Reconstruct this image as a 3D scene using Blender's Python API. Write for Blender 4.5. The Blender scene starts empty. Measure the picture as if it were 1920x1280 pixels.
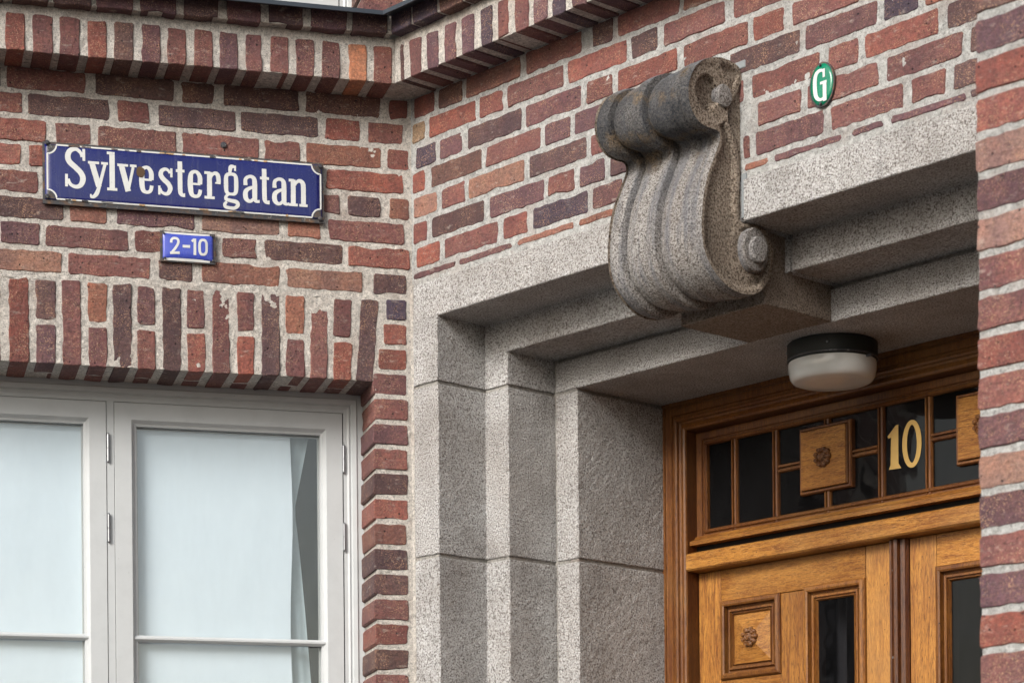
import bpy, bmesh, math, random
from mathutils import Vector, Matrix, noise
from mathutils.geometry import delaunay_2d_cdt
random.seed(7)
SC = bpy.context.scene
COL = SC.collection

# ------------------------------------------------------------------ camera
FPX, PPX, PPY, ROLL, EYE = 4580.0, 970.1, 1800.8, 0.0087, 1.6     # measured on the 1920 px wide photograph
cr, sr = math.cos(ROLL), math.sin(ROLL)
cam_d = bpy.data.cameras.new('camera'); cam = bpy.data.objects.new('camera', cam_d); COL.objects.link(cam)
cam_d.sensor_width = 36.0; cam_d.lens = 36.0 * FPX / 1920
cam_d.shift_x = -(PPX - 960) / 1920; cam_d.shift_y = (PPY - 640) / 1920
cam_d.clip_start = 0.1; cam_d.clip_end = 3000
cam.matrix_world = Matrix(((cr, sr, 0, 0), (0, 0, -1, 0), (-sr, cr, 0, EYE), (0, 0, 0, 1)))
cam_d.dof.use_dof = True; cam_d.dof.focus_distance = 6.95; cam_d.dof.aperture_fstop = 7.5
SC.camera = cam

# ------------------------------------------------------------------ frames of the two walls
AR, AL = math.atan(4209 / FPX), math.atan(16774 / FPX)
DR = (math.sin(AR), -math.cos(AR)); NR = (-math.cos(AR), -math.sin(AR))
DL = (-math.sin(AL), -math.cos(AL)); NL = (math.cos(AL), -math.sin(AL))
CX, CY = -0.2961, 7.3

# ------------------------------------------------------------------ world, sun, exposure
w = bpy.data.worlds.new('World'); SC.world = w; w.use_nodes = True
wn = w.node_tree; wn.nodes.clear()
out = wn.nodes.new('ShaderNodeOutputWorld'); bg = wn.nodes.new('ShaderNodeBackground')
sky = wn.nodes.new('ShaderNodeTexSky'); sky.sky_type = 'NISHITA'; sky.sun_disc = False
hs = wn.nodes.new('ShaderNodeHueSaturation'); hs.inputs['Saturation'].default_value = 0.55
SUN_EL = math.radians(30)
sd = Vector((NR[0] + NL[0] * 0.28, NR[1] + NL[1] * 0.28, 0)).normalized()
sky.sun_elevation = SUN_EL; sky.sun_rotation = math.atan2(sd.x, sd.y)
sky.air_density = 1.4; sky.dust_density = 3.0
bg.inputs['Strength'].default_value = 0.078
tcw = wn.nodes.new('ShaderNodeTexCoord'); cn = wn.nodes.new('ShaderNodeTexNoise'); cn.inputs['Scale'].default_value = 2.6; cn.inputs['Detail'].default_value = 6; cn.inputs['Roughness'].default_value = 0.55
cr_ = wn.nodes.new('ShaderNodeValToRGB'); cr_.color_ramp.elements[0].position = 0.35; cr_.color_ramp.elements[0].color = (0.62, 0.66, 0.74, 1); cr_.color_ramp.elements[1].position = 0.66; cr_.color_ramp.elements[1].color = (1.75, 1.7, 1.62, 1)
cm = wn.nodes.new('ShaderNodeMix'); cm.data_type = 'RGBA'; cm.blend_type = 'MULTIPLY'; cm.inputs[0].default_value = 1.0      # even veil of soft cloud over the whole sky
wn.links.new(tcw.outputs['Generated'], cn.inputs['Vector']); wn.links.new(cn.outputs['Fac'], cr_.inputs[0])
wn.links.new(sky.outputs[0], hs.inputs['Color']); wn.links.new(hs.outputs[0], cm.inputs[6]); wn.links.new(cr_.outputs[0], cm.inputs[7]); wn.links.new(cm.outputs[2], bg.inputs[0]); wn.links.new(bg.outputs[0], out.inputs[0])
sl = bpy.data.lights.new('sun', 'SUN'); sl.energy = 1.5; sl.angle = math.radians(24); sl.color = (1.0, 0.985, 0.965)
so = bpy.data.objects.new('sun', sl); COL.objects.link(so)
sv = Vector((sd.x * math.cos(SUN_EL), sd.y * math.cos(SUN_EL), math.sin(SUN_EL)))
so.rotation_euler = sv.to_track_quat('Z', 'Y').to_euler(); so.location = (-6, -6, 9)
vs = SC.view_settings; vs.view_transform = 'Standard'; vs.look = 'None'; vs.gamma = 1; vs.use_curve_mapping = False
vs.exposure = 0.99

# ------------------------------------------------------------------ photograph measurements -> wall coordinates
def ray(x, y):
    a, b = x - PPX, y - PPY
    return ((cr * a - sr * b) / FPX, 1.0, -(sr * a + cr * b) / FPX)
def hit(x, y, D, N, n):
    r = ray(x, y); k = (n + CX * N[0] + CY * N[1]) / (r[0] * N[0] + r[1] * N[1])
    return ((r[0] * k - CX) * D[0] + (r[1] * k - CY) * D[1], r[2] * k + EYE)
def onR(x, y, d=0): return hit(x, y, DR, NR, -d)                # (t, z) at depth d behind the doorway wall
def onL(x, y, d=0):
    s, z = hit(x, y, DL, NL, -d); return (-s, z)                # (x, z), x to the right, corner at 0
def side(x, y, t):                                              # plane across the doorway wall at t: (n outward, z)
    r = ray(x, y); k = (t + CX * DR[0] + CY * DR[1]) / (r[0] * DR[0] + r[1] * DR[1])
    return ((r[0] * k - CX) * NR[0] + (r[1] * k - CY) * NR[1], r[2] * k + EYE)
def atz(fn, px, z, d=0):                                        # along-wall coordinate of image column px at height z
    y = 700.0
    for _ in range(6):
        a, zz = fn(px, y, d); y += (zz - z) * 650
    return fn(px, y, d)[0]
class Frame:
    def __init__(s, ax, ay): s.ang = math.atan2(ay, ax); s.c, s.s = math.cos(s.ang), math.sin(s.ang)
    def world(s, p): return Vector((CX + s.c * p[0] - s.s * p[1], CY + s.s * p[0] + s.c * p[1], p[2]))
FR = Frame(DR[0], DR[1]); FL = Frame(-DL[0], -DL[1])           # local: x along wall to the right, y into the wall, z up

# ------------------------------------------------------------------ objects
ORG = {}
def thing(name, label, cat, fr, o, group=None, kind=None):
    e = bpy.data.objects.new(name, None); COL.objects.link(e); e.empty_display_size = 0.05
    e.location = fr.world(o); e.rotation_euler = (0, 0, fr.ang); ORG[e] = (fr, Vector(o), 0)
    if label: e['label'] = label
    if cat: e['category'] = cat
    if group: e['group'] = group
    e['kind'] = kind or 'thing'
    return e
def mesh_of(name, vs_, fs, mat, smooth=False):
    m = bpy.data.meshes.new(name); m.from_pydata([tuple(v) for v in vs_], [], fs)
    m.materials.append(mat)
    if smooth: m.polygons.foreach_set('use_smooth', [True] * len(m.polygons))
    m.update(); return m
def add(name, geo, mat, parent, o=None, smooth=False, label=None, color=None, kind=None, fr=None, cat=None, recalc=True):
    vs_, fs = geo
    if o is None:
        lo = [min(v[i] for v in vs_) for i in range(3)]; hi = [max(v[i] for v in vs_) for i in range(3)]
        o = Vector([(a + b) / 2 for a, b in zip(lo, hi)])
    o = Vector(o)
    m = mesh_of(name, [(v[0] - o[0], v[1] - o[1], v[2] - o[2]) for v in vs_], fs, mat, smooth)
    if recalc:
        b = bmesh.new(); b.from_mesh(m); bmesh.ops.recalc_face_normals(b, faces=b.faces); b.to_mesh(m); b.free()
    ob = bpy.data.objects.new(name, m); COL.objects.link(ob)
    if parent is not None:
        f, po, lv = ORG[parent]; ob.parent = parent; ob.location = o - po; ORG[ob] = (f, o, lv + 1)
    else:
        ob.location = fr.world(o); ob.rotation_euler = (0, 0, fr.ang); ORG[ob] = (fr, o, 0)
    if label: ob['label'] = label
    if cat: ob['category'] = cat
    if kind: ob['kind'] = kind
    if color: ob.color = (*color, 1)
    return ob
def smooth_by_angle(ob, deg=35):
    me = ob.data
    b = bmesh.new(); b.from_mesh(me)
    for f in b.faces: f.smooth = True
    for e in b.edges:
        if len(e.link_faces) == 2 and e.calc_face_angle(0) > math.radians(deg): e.smooth = False
    b.to_mesh(me); b.free()

# ---- geometry builders, all return (verts, faces)
def join(*gs):
    V, F_ = [], []
    for v, f in gs:
        n = len(V); V += list(v); F_ += [tuple(i + n for i in q) for q in f]
    return V, F_
def box(x0, x1, y0, y1, z0, z1, b=0.0):
    if b <= 0:
        v = [(x, y, z) for z in (z0, z1) for y in (y0, y1) for x in (x0, x1)]
        return v, [(0, 1, 3, 2), (4, 6, 7, 5), (0, 4, 5, 1), (2, 3, 7, 6), (0, 2, 6, 4), (1, 5, 7, 3)]
    bm = bmesh.new(); v, f = box(x0, x1, y0, y1, z0, z1)
    vv = [bm.verts.new(p) for p in v]
    for q in f: bm.faces.new([vv[i] for i in q])
    bmesh.ops.recalc_face_normals(bm, faces=bm.faces)
    bmesh.ops.bevel(bm, geom=bm.edges[:], offset=b, segments=1, profile=0.5, affect='EDGES')
    bm.verts.index_update(); r = ([tuple(p.co) for p in bm.verts], [tuple(p.index for p in q.verts) for q in bm.faces]); bm.free()
    return r
def prism(poly, lo, hi, axes):                     # extrude a 2D outline; axes e.g. 'xz' -> extruded on y
    ax = {'x': 0, 'y': 1, 'z': 2}; a, b = ax[axes[0]], ax[axes[1]]; c = 3 - a - b
    V = []
    for h in (lo, hi):
        for p in poly:
            q = [0, 0, 0]; q[a], q[b], q[c] = p[0], p[1], h; V.append(tuple(q))
    n = len(poly)
    return V, [tuple(range(n)), tuple(range(2 * n - 1, n - 1, -1))] + [(i, (i + 1) % n, n + (i + 1) % n, n + i) for i in range(n)]
def moulding(x0, x1, z0, z1, prof, y):             # mitred frame; prof = [(inset, height towards the street)...]
    V, F_ = [], []
    for ins, h in prof:
        V += [(x0 + ins, y - h, z0 + ins), (x1 - ins, y - h, z0 + ins), (x1 - ins, y - h, z1 - ins), (x0 + ins, y - h, z1 - ins)]
    for k in range(len(prof) - 1):
        for i in range(4):
            a, b = 4 * k + i, 4 * k + (i + 1) % 4; F_.append((a, b, b + 4, a + 4))
    return V, F_
def rev(prof, cx, cy, seg=48):                     # lathe round a vertical axis; prof = [(r, z)]
    V, F_ = [], []
    for r, z in prof:
        for i in range(seg):
            a = 2 * math.pi * i / seg; V.append((cx + r * math.cos(a), cy + r * math.sin(a), z))
    for k in range(len(prof) - 1):
        for i in range(seg):
            a, b = k * seg + i, k * seg + (i + 1) % seg; F_.append((a, b, b + seg, a + seg))
    F_.append(tuple(range(seg))); F_.append(tuple(range((len(prof) - 1) * seg, len(prof) * seg)))
    return V, F_
def disc_out(cx, cz, y, r, h, seg=20, dome=0.5):   # a little domed disc standing out from a wall (towards -y)
    V, F_ = [], []
    rings = [(r, 0), (r, h * (1 - dome)), (r * 0.7, h * 0.93), (0.0001, h)]
    for rr, hh in rings:
        for i in range(seg):
            a = 2 * math.pi * i / seg; V.append((cx + rr * math.cos(a), y - hh, cz + rr * math.sin(a)))
    for k in range(3):
        for i in range(seg):
            a, b = k * seg + i, k * seg + (i + 1) % seg; F_.append((a, b, b + seg, a + seg))
    return V, F_
def catmull(P, n=6, closed=False):
    if len(P) < 3: return list(P)
    out_ = []; m = len(P); rng = range(m if closed else m - 1)
    for i in rng:
        if closed: p0, p1, p2, p3 = P[(i - 1) % m], P[i], P[(i + 1) % m], P[(i + 2) % m]
        else: p0, p1, p2, p3 = P[max(i - 1, 0)], P[i], P[i + 1], P[min(i + 2, m - 1)]
        for k in range(n):
            t = k / n
            out_.append(tuple(0.5 * (2 * p1[j] + (p2[j] - p0[j]) * t + (2 * p0[j] - 5 * p1[j] + 4 * p2[j] - p3[j]) * t * t + (3 * p1[j] - p0[j] - 3 * p2[j] + p3[j]) * t ** 3) for j in range(len(p1))))
    if not closed: out_.append(tuple(P[-1]))
    return out_
def ribbon(P, W, y0, y1, closed=False):            # flat raised stroke: P in (x, z), W width or per-point widths
    n = len(P); V, F_ = [], []
    if not hasattr(W, '__len__'): W = [W] * n
    for i in range(n):
        a = P[(i - 1) % n] if (closed or i > 0) else P[i]; b = P[(i + 1) % n] if (closed or i < n - 1) else P[i]
        d = Vector((b[0] - a[0], b[1] - a[1])); d = d.normalized() if d.length > 1e-9 else Vector((1, 0))
        nx, nz = -d.y * W[i] / 2, d.x * W[i] / 2
        V += [(P[i][0] + nx, y1, P[i][1] + nz), (P[i][0] - nx, y1, P[i][1] - nz), (P[i][0] + nx, y0, P[i][1] + nz), (P[i][0] - nx, y0, P[i][1] - nz)]
    for i in range(n if closed else n - 1):
        a, b = 4 * i, 4 * ((i + 1) % n)
        F_ += [(a, b, b + 1, a + 1), (a, a + 2, b + 2, b), (a + 1, b + 1, b + 3, a + 3)]
    if not closed: F_ += [(0, 1, 3, 2), (4 * n - 4, 4 * n - 2, 4 * n - 1, 4 * n - 3)]
    return V, F_

# ------------------------------------------------------------------ materials
class MT:
    def __init__(s, name, rough=0.8, **k):
        s.m = bpy.data.materials.new(name); s.m.use_nodes = True; s.t = s.m.node_tree
        s.b = s.t.nodes['Principled BSDF']; s.b.inputs['Roughness'].default_value = rough
        s.b.inputs['Specular IOR Level'].default_value = k.get('spec', 0.3)
        s.b.inputs['Metallic'].default_value = k.get('metal', 0)
        if 'col' in k: s.b.inputs['Base Color'].default_value = (*k['col'], 1)
        if 'coat' in k: s.b.inputs['Coat Weight'].default_value = k['coat']; s.b.inputs['Coat Roughness'].default_value = k.get('coatr', 0.15)
    def n(s, ty, **k):
        nd = s.t.nodes.new('ShaderNode' + ty)
        for a, v in k.items():
            if a.startswith('_'): setattr(nd, a[1:], v)
        return nd
    def l(s, a, b): s.t.links.new(a, b)
    def coords(s, scale=(1, 1, 1), rnd=True):
        tc = s.n('TexCoord'); mp = s.n('Mapping'); mp.inputs['Scale'].default_value = scale
        s.l(tc.outputs['Object'], mp.inputs['Vector'])
        if rnd:
            oi = s.n('ObjectInfo'); mu = s.n('Math', _operation='MULTIPLY'); mu.inputs[1].default_value = 37.0
            s.l(oi.outputs['Random'], mu.inputs[0]); cx = s.n('CombineXYZ')
            for i in range(3): s.l(mu.outputs[0], cx.inputs[i])
            ad = s.n('VectorMath', _operation='ADD'); s.l(tc.outputs['Object'], ad.inputs[0]); s.l(cx.outputs[0], ad.inputs[1]); s.l(ad.outputs[0], mp.inputs['Vector'])
        return mp.outputs[0]
    def noise(s, vec, scale, detail=4, rough=0.55, dist=0):
        nd = s.n('TexNoise'); nd.inputs['Scale'].default_value = scale; nd.inputs['Detail'].default_value = detail
        nd.inputs['Roughness'].default_value = rough; nd.inputs['Distortion'].default_value = dist; s.l(vec, nd.inputs['Vector']); return nd.outputs['Fac']
    def vor(s, vec, scale, feat='F1', out_='Distance'):
        nd = s.n('TexVoronoi', _feature=feat); nd.inputs['Scale'].default_value = scale; s.l(vec, nd.inputs['Vector']); return nd.outputs[out_]
    def ramp(s, fac, stops):
        nd = s.n('ValToRGB'); e = nd.color_ramp.elements
        while len(e) < len(stops): e.new(0.5)
        for q, (p, c) in zip(e, stops):
            q.position = p; q.color = (c, c, c, 1) if not hasattr(c, '__len__') else (*c, 1)
        s.l(fac, nd.inputs[0]); return nd.outputs['Color']
    def mix(s, fac, a, b, mode='MIX'):
        nd = s.n('Mix', _data_type='RGBA', _blend_type=mode)
        for v, i in ((fac, 0), (a, 6), (b, 7)):
            if hasattr(v, 'is_linked') or isinstance(v, bpy.types.NodeSocket): s.l(v, nd.inputs[i])
            elif i == 0: nd.inputs[0].default_value = v
            else: nd.inputs[i].default_value = (*v, 1)
        return nd.outputs[2]
    def math(s, op, a, b=0.0):
        nd = s.n('Math', _operation=op)
        for v, i in ((a, 0), (b, 1)):
            if isinstance(v, bpy.types.NodeSocket): s.l(v, nd.inputs[i])
            else: nd.inputs[i].default_value = v
        return nd.outputs[0]
    def bump(s, h, dist, strength=1.0):
        nd = s.n('Bump'); nd.inputs['Distance'].default_value = dist; nd.inputs['Strength'].default_value = strength
        s.l(h, nd.inputs['Height'])
        if s.b.inputs['Normal'].is_linked: s.l(s.b.inputs['Normal'].links[0].from_socket, nd.inputs['Normal'])
        s.l(nd.outputs[0], s.b.inputs['Normal'])
    def base(s, c): s.l(c, s.b.inputs['Base Color'])

def brick_material():
    m = MT('brick_clay', 0.72, spec=0.35); v = m.coords()
    oi = m.n('ObjectInfo'); c = oi.outputs['Color']
    lowx = m.coords((1, 0.3, 0.25)); f1 = m.ramp(m.noise(lowx, 9, 2), [(0.40, 0), (0.62, 1)])
    dark = m.mix(1.0, c, (0.50, 0.47, 0.62), 'MULTIPLY')
    c = m.mix(m.math('MULTIPLY', f1, 0.55), c, dark)
    f2 = m.ramp(m.noise(v, 22, 5, 0.6), [(0.45, 0), (0.72, 1)])
    c = m.mix(m.math('MULTIPLY', f2, 0.45), c, m.mix(1.0, c, (1.7, 1.35, 1.05), 'MULTIPLY'))
    f3 = m.noise(v, 130, 5, 0.75); c = m.mix(m.ramp(f3, [(0.30, 0.75), (0.60, 0.0)]), c, (0.03, 0.02, 0.02))
    f5 = m.ramp(m.noise(v, 300, 3, 0.7), [(0.54, 0), (0.64, 0.75)])
    f6 = m.ramp(m.noise(v, 16, 2), [(0.4, 0.15), (0.62, 1)])
    c = m.mix(m.math('MULTIPLY', f5, f6), c, (0.50, 0.30, 0.18))
    sk = m.vor(v, 150); skc = m.n('TexVoronoi'); skc.inputs['Scale'].default_value = 150; m.l(v, skc.inputs['Vector'])
    sm = m.math('MULTIPLY', m.ramp(sk, [(0.10, 1), (0.22, 0)]), m.ramp(skc.outputs['Color'], [(0.58, 0), (0.62, 1)]))
    sm = m.math('MULTIPLY', sm, m.ramp(m.noise(v, 13, 3), [(0.38, 0.2), (0.58, 1)])); c = m.mix(m.math('MULTIPLY', sm, 0.75), c, (0.58, 0.42, 0.29))
    pit = m.ramp(m.vor(v, 55), [(0.10, 1), (0.17, 0)]); pm = m.ramp(m.noise(v, 30, 2), [(0.50, 0), (0.58, 1)])
    pit = m.math('MULTIPLY', pit, pm); c = m.mix(pit, c, (0.02, 0.015, 0.02))
    ef = m.ramp(m.noise(m.coords((1, 1, 2.5)), 26, 6, 0.75), [(0.58, 0), (0.74, 0.60)])       # lime bloom and mortar smears
    c = m.mix(ef, c, (0.50, 0.44, 0.38))
    m.base(c); h = m.math('ADD', m.noise(v, 70, 6, 0.65), m.math('MULTIPLY', pit, -1.2))
    m.bump(h, 0.006, 0.95); m.bump(m.noise(v, 420, 3, 0.6), 0.002, 0.8)
    m.bump(m.noise(m.coords((0.35, 1, 1.6)), 60, 5, 0.7), 0.004, 0.6)
    return m.m
def mortar_material(name='lime_mortar', col=(0.74, 0.695, 0.64)):
    m = MT(name, 0.95, spec=0.1); v = m.coords(rnd=False)
    c = m.mix(m.ramp(m.noise(v, 12, 4), [(0.3, 0), (0.7, 1)]), tuple(x * 0.82 for x in col), tuple(x * 1.14 for x in col))
    c = m.mix(m.ramp(m.noise(v, 260, 4, 0.75), [(0.33, 0.9), (0.50, 0)]), c, (0.14, 0.125, 0.105))
    c = m.mix(m.ramp(m.noise(v, 420, 2, 0.6), [(0.6, 0), (0.75, 0.6)]), c, (0.72, 0.69, 0.62))
    c = m.mix(m.ramp(m.noise(v, 75, 5, 0.7), [(0.48, 0), (0.62, 0.8)]), c, tuple(min(1, x * 1.3) for x in col))
    c = m.mix(m.ramp(m.noise(v, 9, 4, 0.6), [(0.5, 0), (0.72, 0.4)]), c, (0.36, 0.24, 0.19))
    c = m.mix(m.ramp(m.noise(v, 85, 4, 0.75), [(0.32, 0.95), (0.46, 0)]), c, tuple(x * 0.42 for x in col))
    m.base(c); m.bump(m.noise(v, 110, 6, 0.8), 0.011, 1.0); m.bump(m.noise(v, 420, 4, 0.7), 0.003, 0.9)
    return m.m
def granite_material(name, light=(0.70, 0.69, 0.685), midc=(0.46, 0.435, 0.415), dark=(0.12, 0.11, 0.105), grime=0.36, grimec=(0.13, 0.10, 0.08), weather=False, bumpd=0.0055, gs=205):
    m = MT(name, 0.85, spec=0.25); v = m.coords()
    c = m.ramp(m.noise(v, gs, 3, 0.75), [(0.37, dark), (0.45, midc), (0.52, light), (0.62, tuple(min(x * 1.22, 0.8) for x in light))])
    c = m.mix(m.ramp(m.noise(v, 330, 2, 0.6), [(0.56, 0), (0.66, 0.55)]), c, dark)
    c = m.mix(m.ramp(m.noise(v, 6, 5, 0.6), [(0.42, 0), (0.72, grime)]), c, grimec)
    c = m.mix(m.ramp(m.noise(v, 1.8, 3, 0.6), [(0.42, 0), (0.75, 0.24)]), c, (0.32, 0.24, 0.18))
    c = m.mix(m.ramp(m.noise(m.coords((1, 1, 0.2)), 24, 4, 0.65), [(0.55, 0), (0.8, 0.3)]), c, (0.14, 0.13, 0.13))
    if weather:      # black crust on the upper roll and rain runs, with ochre lichen patches
        tc = m.n('TexCoord'); sp = m.n('SeparateXYZ'); m.l(tc.outputs['Object'], sp.inputs[0])
        zz = m.math('ADD', sp.outputs['Z'], m.math('MULTIPLY', m.noise(v, 7, 4), 0.16))
        up = m.ramp(zz, [(0.15, 0), (0.22, 1)])
        blue = m.ramp(m.noise(m.coords((9, 1, 0.9), False), 3.2, 4, 0.6), [(0.46, 0), (0.62, 1)])
        c = m.mix(m.math('MULTIPLY', blue, 0.55), c, (0.15, 0.165, 0.20))
        crust = m.ramp(m.noise(v, 9, 5, 0.65), [(0.34, 0.97), (0.66, 0.62)])
        cc = m.mix(m.ramp(m.noise(v, 190, 3, 0.7), [(0.4, 0), (0.62, 1)]), (0.022, 0.027, 0.037), (0.105, 0.100, 0.098))
        c = m.mix(m.math('MULTIPLY', up, crust), c, cc)
        och = m.ramp(m.noise(v, 11, 4, 0.6), [(0.50, 0), (0.62, 0.7)])
        c = m.mix(m.math('MULTIPLY', och, up), c, m.mix(m.ramp(m.noise(v, 200, 3, 0.7), [(0.42, 0), (0.55, 1)]), (0.09, 0.06, 0.035), (0.36, 0.25, 0.14)))
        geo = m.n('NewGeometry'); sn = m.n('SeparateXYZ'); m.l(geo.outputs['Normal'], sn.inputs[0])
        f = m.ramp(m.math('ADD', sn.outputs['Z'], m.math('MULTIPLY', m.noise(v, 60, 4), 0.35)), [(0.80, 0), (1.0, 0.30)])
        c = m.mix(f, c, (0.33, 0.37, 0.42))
    m.base(c); m.bump(m.noise(v, 190, 4, 0.7), bumpd, 0.9); m.bump(m.noise(v, 95, 4, 0.7), bumpd * 1.3, 0.8); m.bump(m.noise(v, 35, 3, 0.5), 0.004, 0.5)
    return m.m
def wood_material(name, axis, tone=1.0, red=0.0, flake=0.0, seedv=0.0):
    sc = {'x': (1.6, 22, 22), 'z': (22, 22, 1.6)}[axis]; fs = {'x': (5, 60, 60), 'z': (60, 60, 5)}[axis]
    m = MT(name, 0.45, spec=0.35, coat=0.18, coatr=0.25); v = m.coords(sc); f = m.coords(fs)
    a = (0.52 * tone, 0.240 * tone * (1 - red * 0.35), 0.045 * tone * (1 - red * 0.5)); b = (0.21 * tone, 0.066 * tone * (1 - red * 0.4), 0.011 * tone)
    c = m.ramp(m.noise(v, 3.2, 5, 0.6, 1.2), [(0.30, b), (0.52, tuple((p * 0.65 + q * 0.35) for p, q in zip(a, b))), (0.70, a)])
    c = m.mix(m.ramp(m.noise(f, 9, 4, 0.7), [(0.38, 0.8), (0.52, 0)]), c, tuple(x * 0.36 for x in b))
    if flake:
        c = m.mix(m.ramp(m.noise(m.coords((1.0, 1, 2.4)), 60, 4, 0.6, 2.2), [(0.54, 0), (0.60, flake)]), c, (0.62 * tone, 0.33 * tone, 0.11 * tone))
    g = m.coords(); c = m.mix(m.ramp(m.noise(g, 5, 4), [(0.45, 0), (0.75, 0.45)]), c, tuple(x * 0.75 for x in b))
    c = m.mix(m.ramp(m.vor(g, 26), [(0.035, 0.9), (0.07, 0)]), c, (0.02, 0.008, 0.004))
    oi = m.n('ObjectInfo'); vr = m.ramp(oi.outputs['Random'], [(0.0, (0.74, 0.70, 0.66)), (0.5, (0.98, 0.98, 0.98)), (1.0, (1.16, 1.18, 1.22))])
    c = m.mix(1.0, c, vr, 'MULTIPLY'); c = m.mix(m.ramp(m.noise(m.coords((1, 1, 1)), 2.2, 3), [(0.5, 0), (0.75, 0.35)]), c, (0.56 * tone, 0.33 * tone, 0.12 * tone))
    m.base(c); m.bump(m.noise(f, 9, 4, 0.7), 0.0016, 0.8)
    return m.m
def enamel_material(name, col, rustedge=True):
    m = MT(name, 0.16, spec=0.5, coat=0.25, coatr=0.05); v = m.coords(rnd=False)
    c = m.mix(m.ramp(m.noise(v, 10, 4), [(0.35, 0), (0.7, 0.35)]), col, tuple(min(1, x * 1.4 + 0.008) for x in col))
    st = m.ramp(m.noise(m.coords((1, 1, 0.12), False), 90, 4, 0.6), [(0.52, 0), (0.75, 0.35)])
    c = m.mix(st, c, tuple(x * 0.8 + 0.07 for x in col))
    c = m.mix(m.ramp(m.noise(v, 260, 3, 0.6), [(0.66, 0), (0.74, 0.6)]), c, (0.12, 0.10, 0.10))
    m.base(c); m.bump(m.noise(v, 7, 2), 0.004, 0.35)
    m.l(m.ramp(m.noise(v, 30, 5, 0.7), [(0.3, 0.08), (0.75, 0.4)]), m.b.inputs['Roughness'])
    return m.m
def metal_dark(name, a=(0.055, 0.055, 0.06), b=(0.16, 0.09, 0.05), rough=0.5):
    m = MT(name, rough, spec=0.5, metal=0.3); v = m.coords()
    c = m.mix(m.ramp(m.noise(v, 45, 5, 0.7), [(0.48, 0), (0.66, 1)]), a, b)
    c = m.mix(m.ramp(m.noise(v, 60, 4, 0.7), [(0.60, 0), (0.70, 0.8)]), c, (0.34, 0.33, 0.31))
    m.base(c); m.bump(m.noise(v, 200, 4), 0.001, 0.6); return m.m
def painted(name, col, rough=0.38, dirt=0.25):
    m = MT(name, rough, spec=0.4); v = m.coords()
    c = m.mix(m.ramp(m.noise(v, 14, 5, 0.65), [(0.45, 0), (0.8, dirt)]), col, tuple(x * 0.62 for x in col))
    c = m.mix(m.ramp(m.vor(v, 34), [(0.02, 0.9), (0.035, 0)]), c, (0.05, 0.05, 0.05))
    m.base(c); m.bump(m.noise(v, 60, 3), 0.0006, 0.5); return m.m
def flat(name, col, rough=0.6, **k):
    m = MT(name, rough, **k); v = m.coords()
    m.base(m.mix(m.ramp(m.noise(v, 30, 4, 0.6), [(0.35, 0), (0.75, k.get('var', 0.3))]), col, tuple(x * 0.6 for x in col))); return m.m
def glass_material(name, ior, tint=(1, 1, 1), grime=0.0, grimec=(0.3, 0.33, 0.36), bumps=0.0):
    m = MT(name); t = m.t; t.nodes.remove(m.b)
    o = t.nodes['Material Output']; tr = m.n('BsdfTransparent'); tr.inputs[0].default_value = (*tint, 1)
    gl = m.n('BsdfGlossy'); gl.inputs['Roughness'].default_value = 0.015; lw = m.n('LayerWeight'); lw.inputs['Blend'].default_value = 0.5; r0 = ((ior - 1) / (ior + 1)) ** 2
    frs = m.math('ADD', m.math('MULTIPLY', m.math('POWER', lw.outputs['Facing'], 5.0), 1 - r0), r0)
    v = m.coords(rnd=False)
    if bumps:
        bp = m.n('Bump'); bp.inputs['Distance'].default_value = bumps; m.l(m.noise(v, 3.5, 2), bp.inputs['Height']); m.l(bp.outputs[0], gl.inputs['Normal'])
    mx = m.n('MixShader'); m.l(frs, mx.inputs[0]); m.l(tr.outputs[0], mx.inputs[1]); m.l(gl.outputs[0], mx.inputs[2])
    res = mx.outputs[0]
    if grime:
        df = m.n('BsdfDiffuse'); df.inputs[0].default_value = (*grimec, 1); m2 = m.n('MixShader')
        m.l(m.ramp(m.noise(m.coords((1, 1, 0.35), False), 18, 6, 0.7), [(0.35, grime * 0.4), (0.85, grime * 1.6)]), m2.inputs[0])
        m.l(res, m2.inputs[1]); m.l(df.outputs[0], m2.inputs[2]); res = m2.outputs[0]
    m.l(res, o.inputs['Surface']); return m.m

M_BRICK = brick_material(); M_MORT = mortar_material(); M_MORTW = mortar_material('pale_pointing_mortar', (0.60, 0.60, 0.585))
M_GRAY = mortar_material('grey_stone_joint_mortar', (0.44, 0.42, 0.39))
M_GRAN = granite_material('bush_hammered_granite')
M_GRAND = granite_material('bounce_browned_granite', (0.40, 0.335, 0.28), (0.27, 0.21, 0.165), (0.075, 0.06, 0.05), 0.3)  # brown tint carries the warm bounced light under the bracket block
M_SCROLL = granite_material('weathered_granite', (0.52, 0.50, 0.485), (0.28, 0.25, 0.22), (0.06, 0.055, 0.055), 0.4, weather=True, bumpd=0.006)
M_SIDE = granite_material('brown_carved_granite', (0.50, 0.42, 0.34), (0.27, 0.20, 0.145), (0.055, 0.045, 0.035), 0.35, bumpd=0.006, gs=170)
M_WX = wood_material('varnished_oak_horizontal', 'x', 0.88, 0.08, flake=0.35); M_WZ = wood_material('varnished_oak_vertical', 'z', 0.88, 0.08)
M_WXD = wood_material('dark_varnished_oak_horizontal', 'x', 0.62, 0.45); M_WZD = wood_material('dark_varnished_oak_vertical', 'z', 0.62, 0.45)
M_RED = wood_material('red_brown_oak', 'z', 0.26, 0.9)  # oak darkened and reddened, shade of the frame reveal put into its colour
M_WMOULD = wood_material('oak_moulding', 'z', 0.46, 0.5)  # darker, redder oak tone holds the dim light of the upper door frame
M_LMOULD = wood_material('leaf_moulding_oak', 'z', 0.60, 0.3)
M_ROS = wood_material('dark_carved_oak', 'x', 0.42, 0.5)
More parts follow.
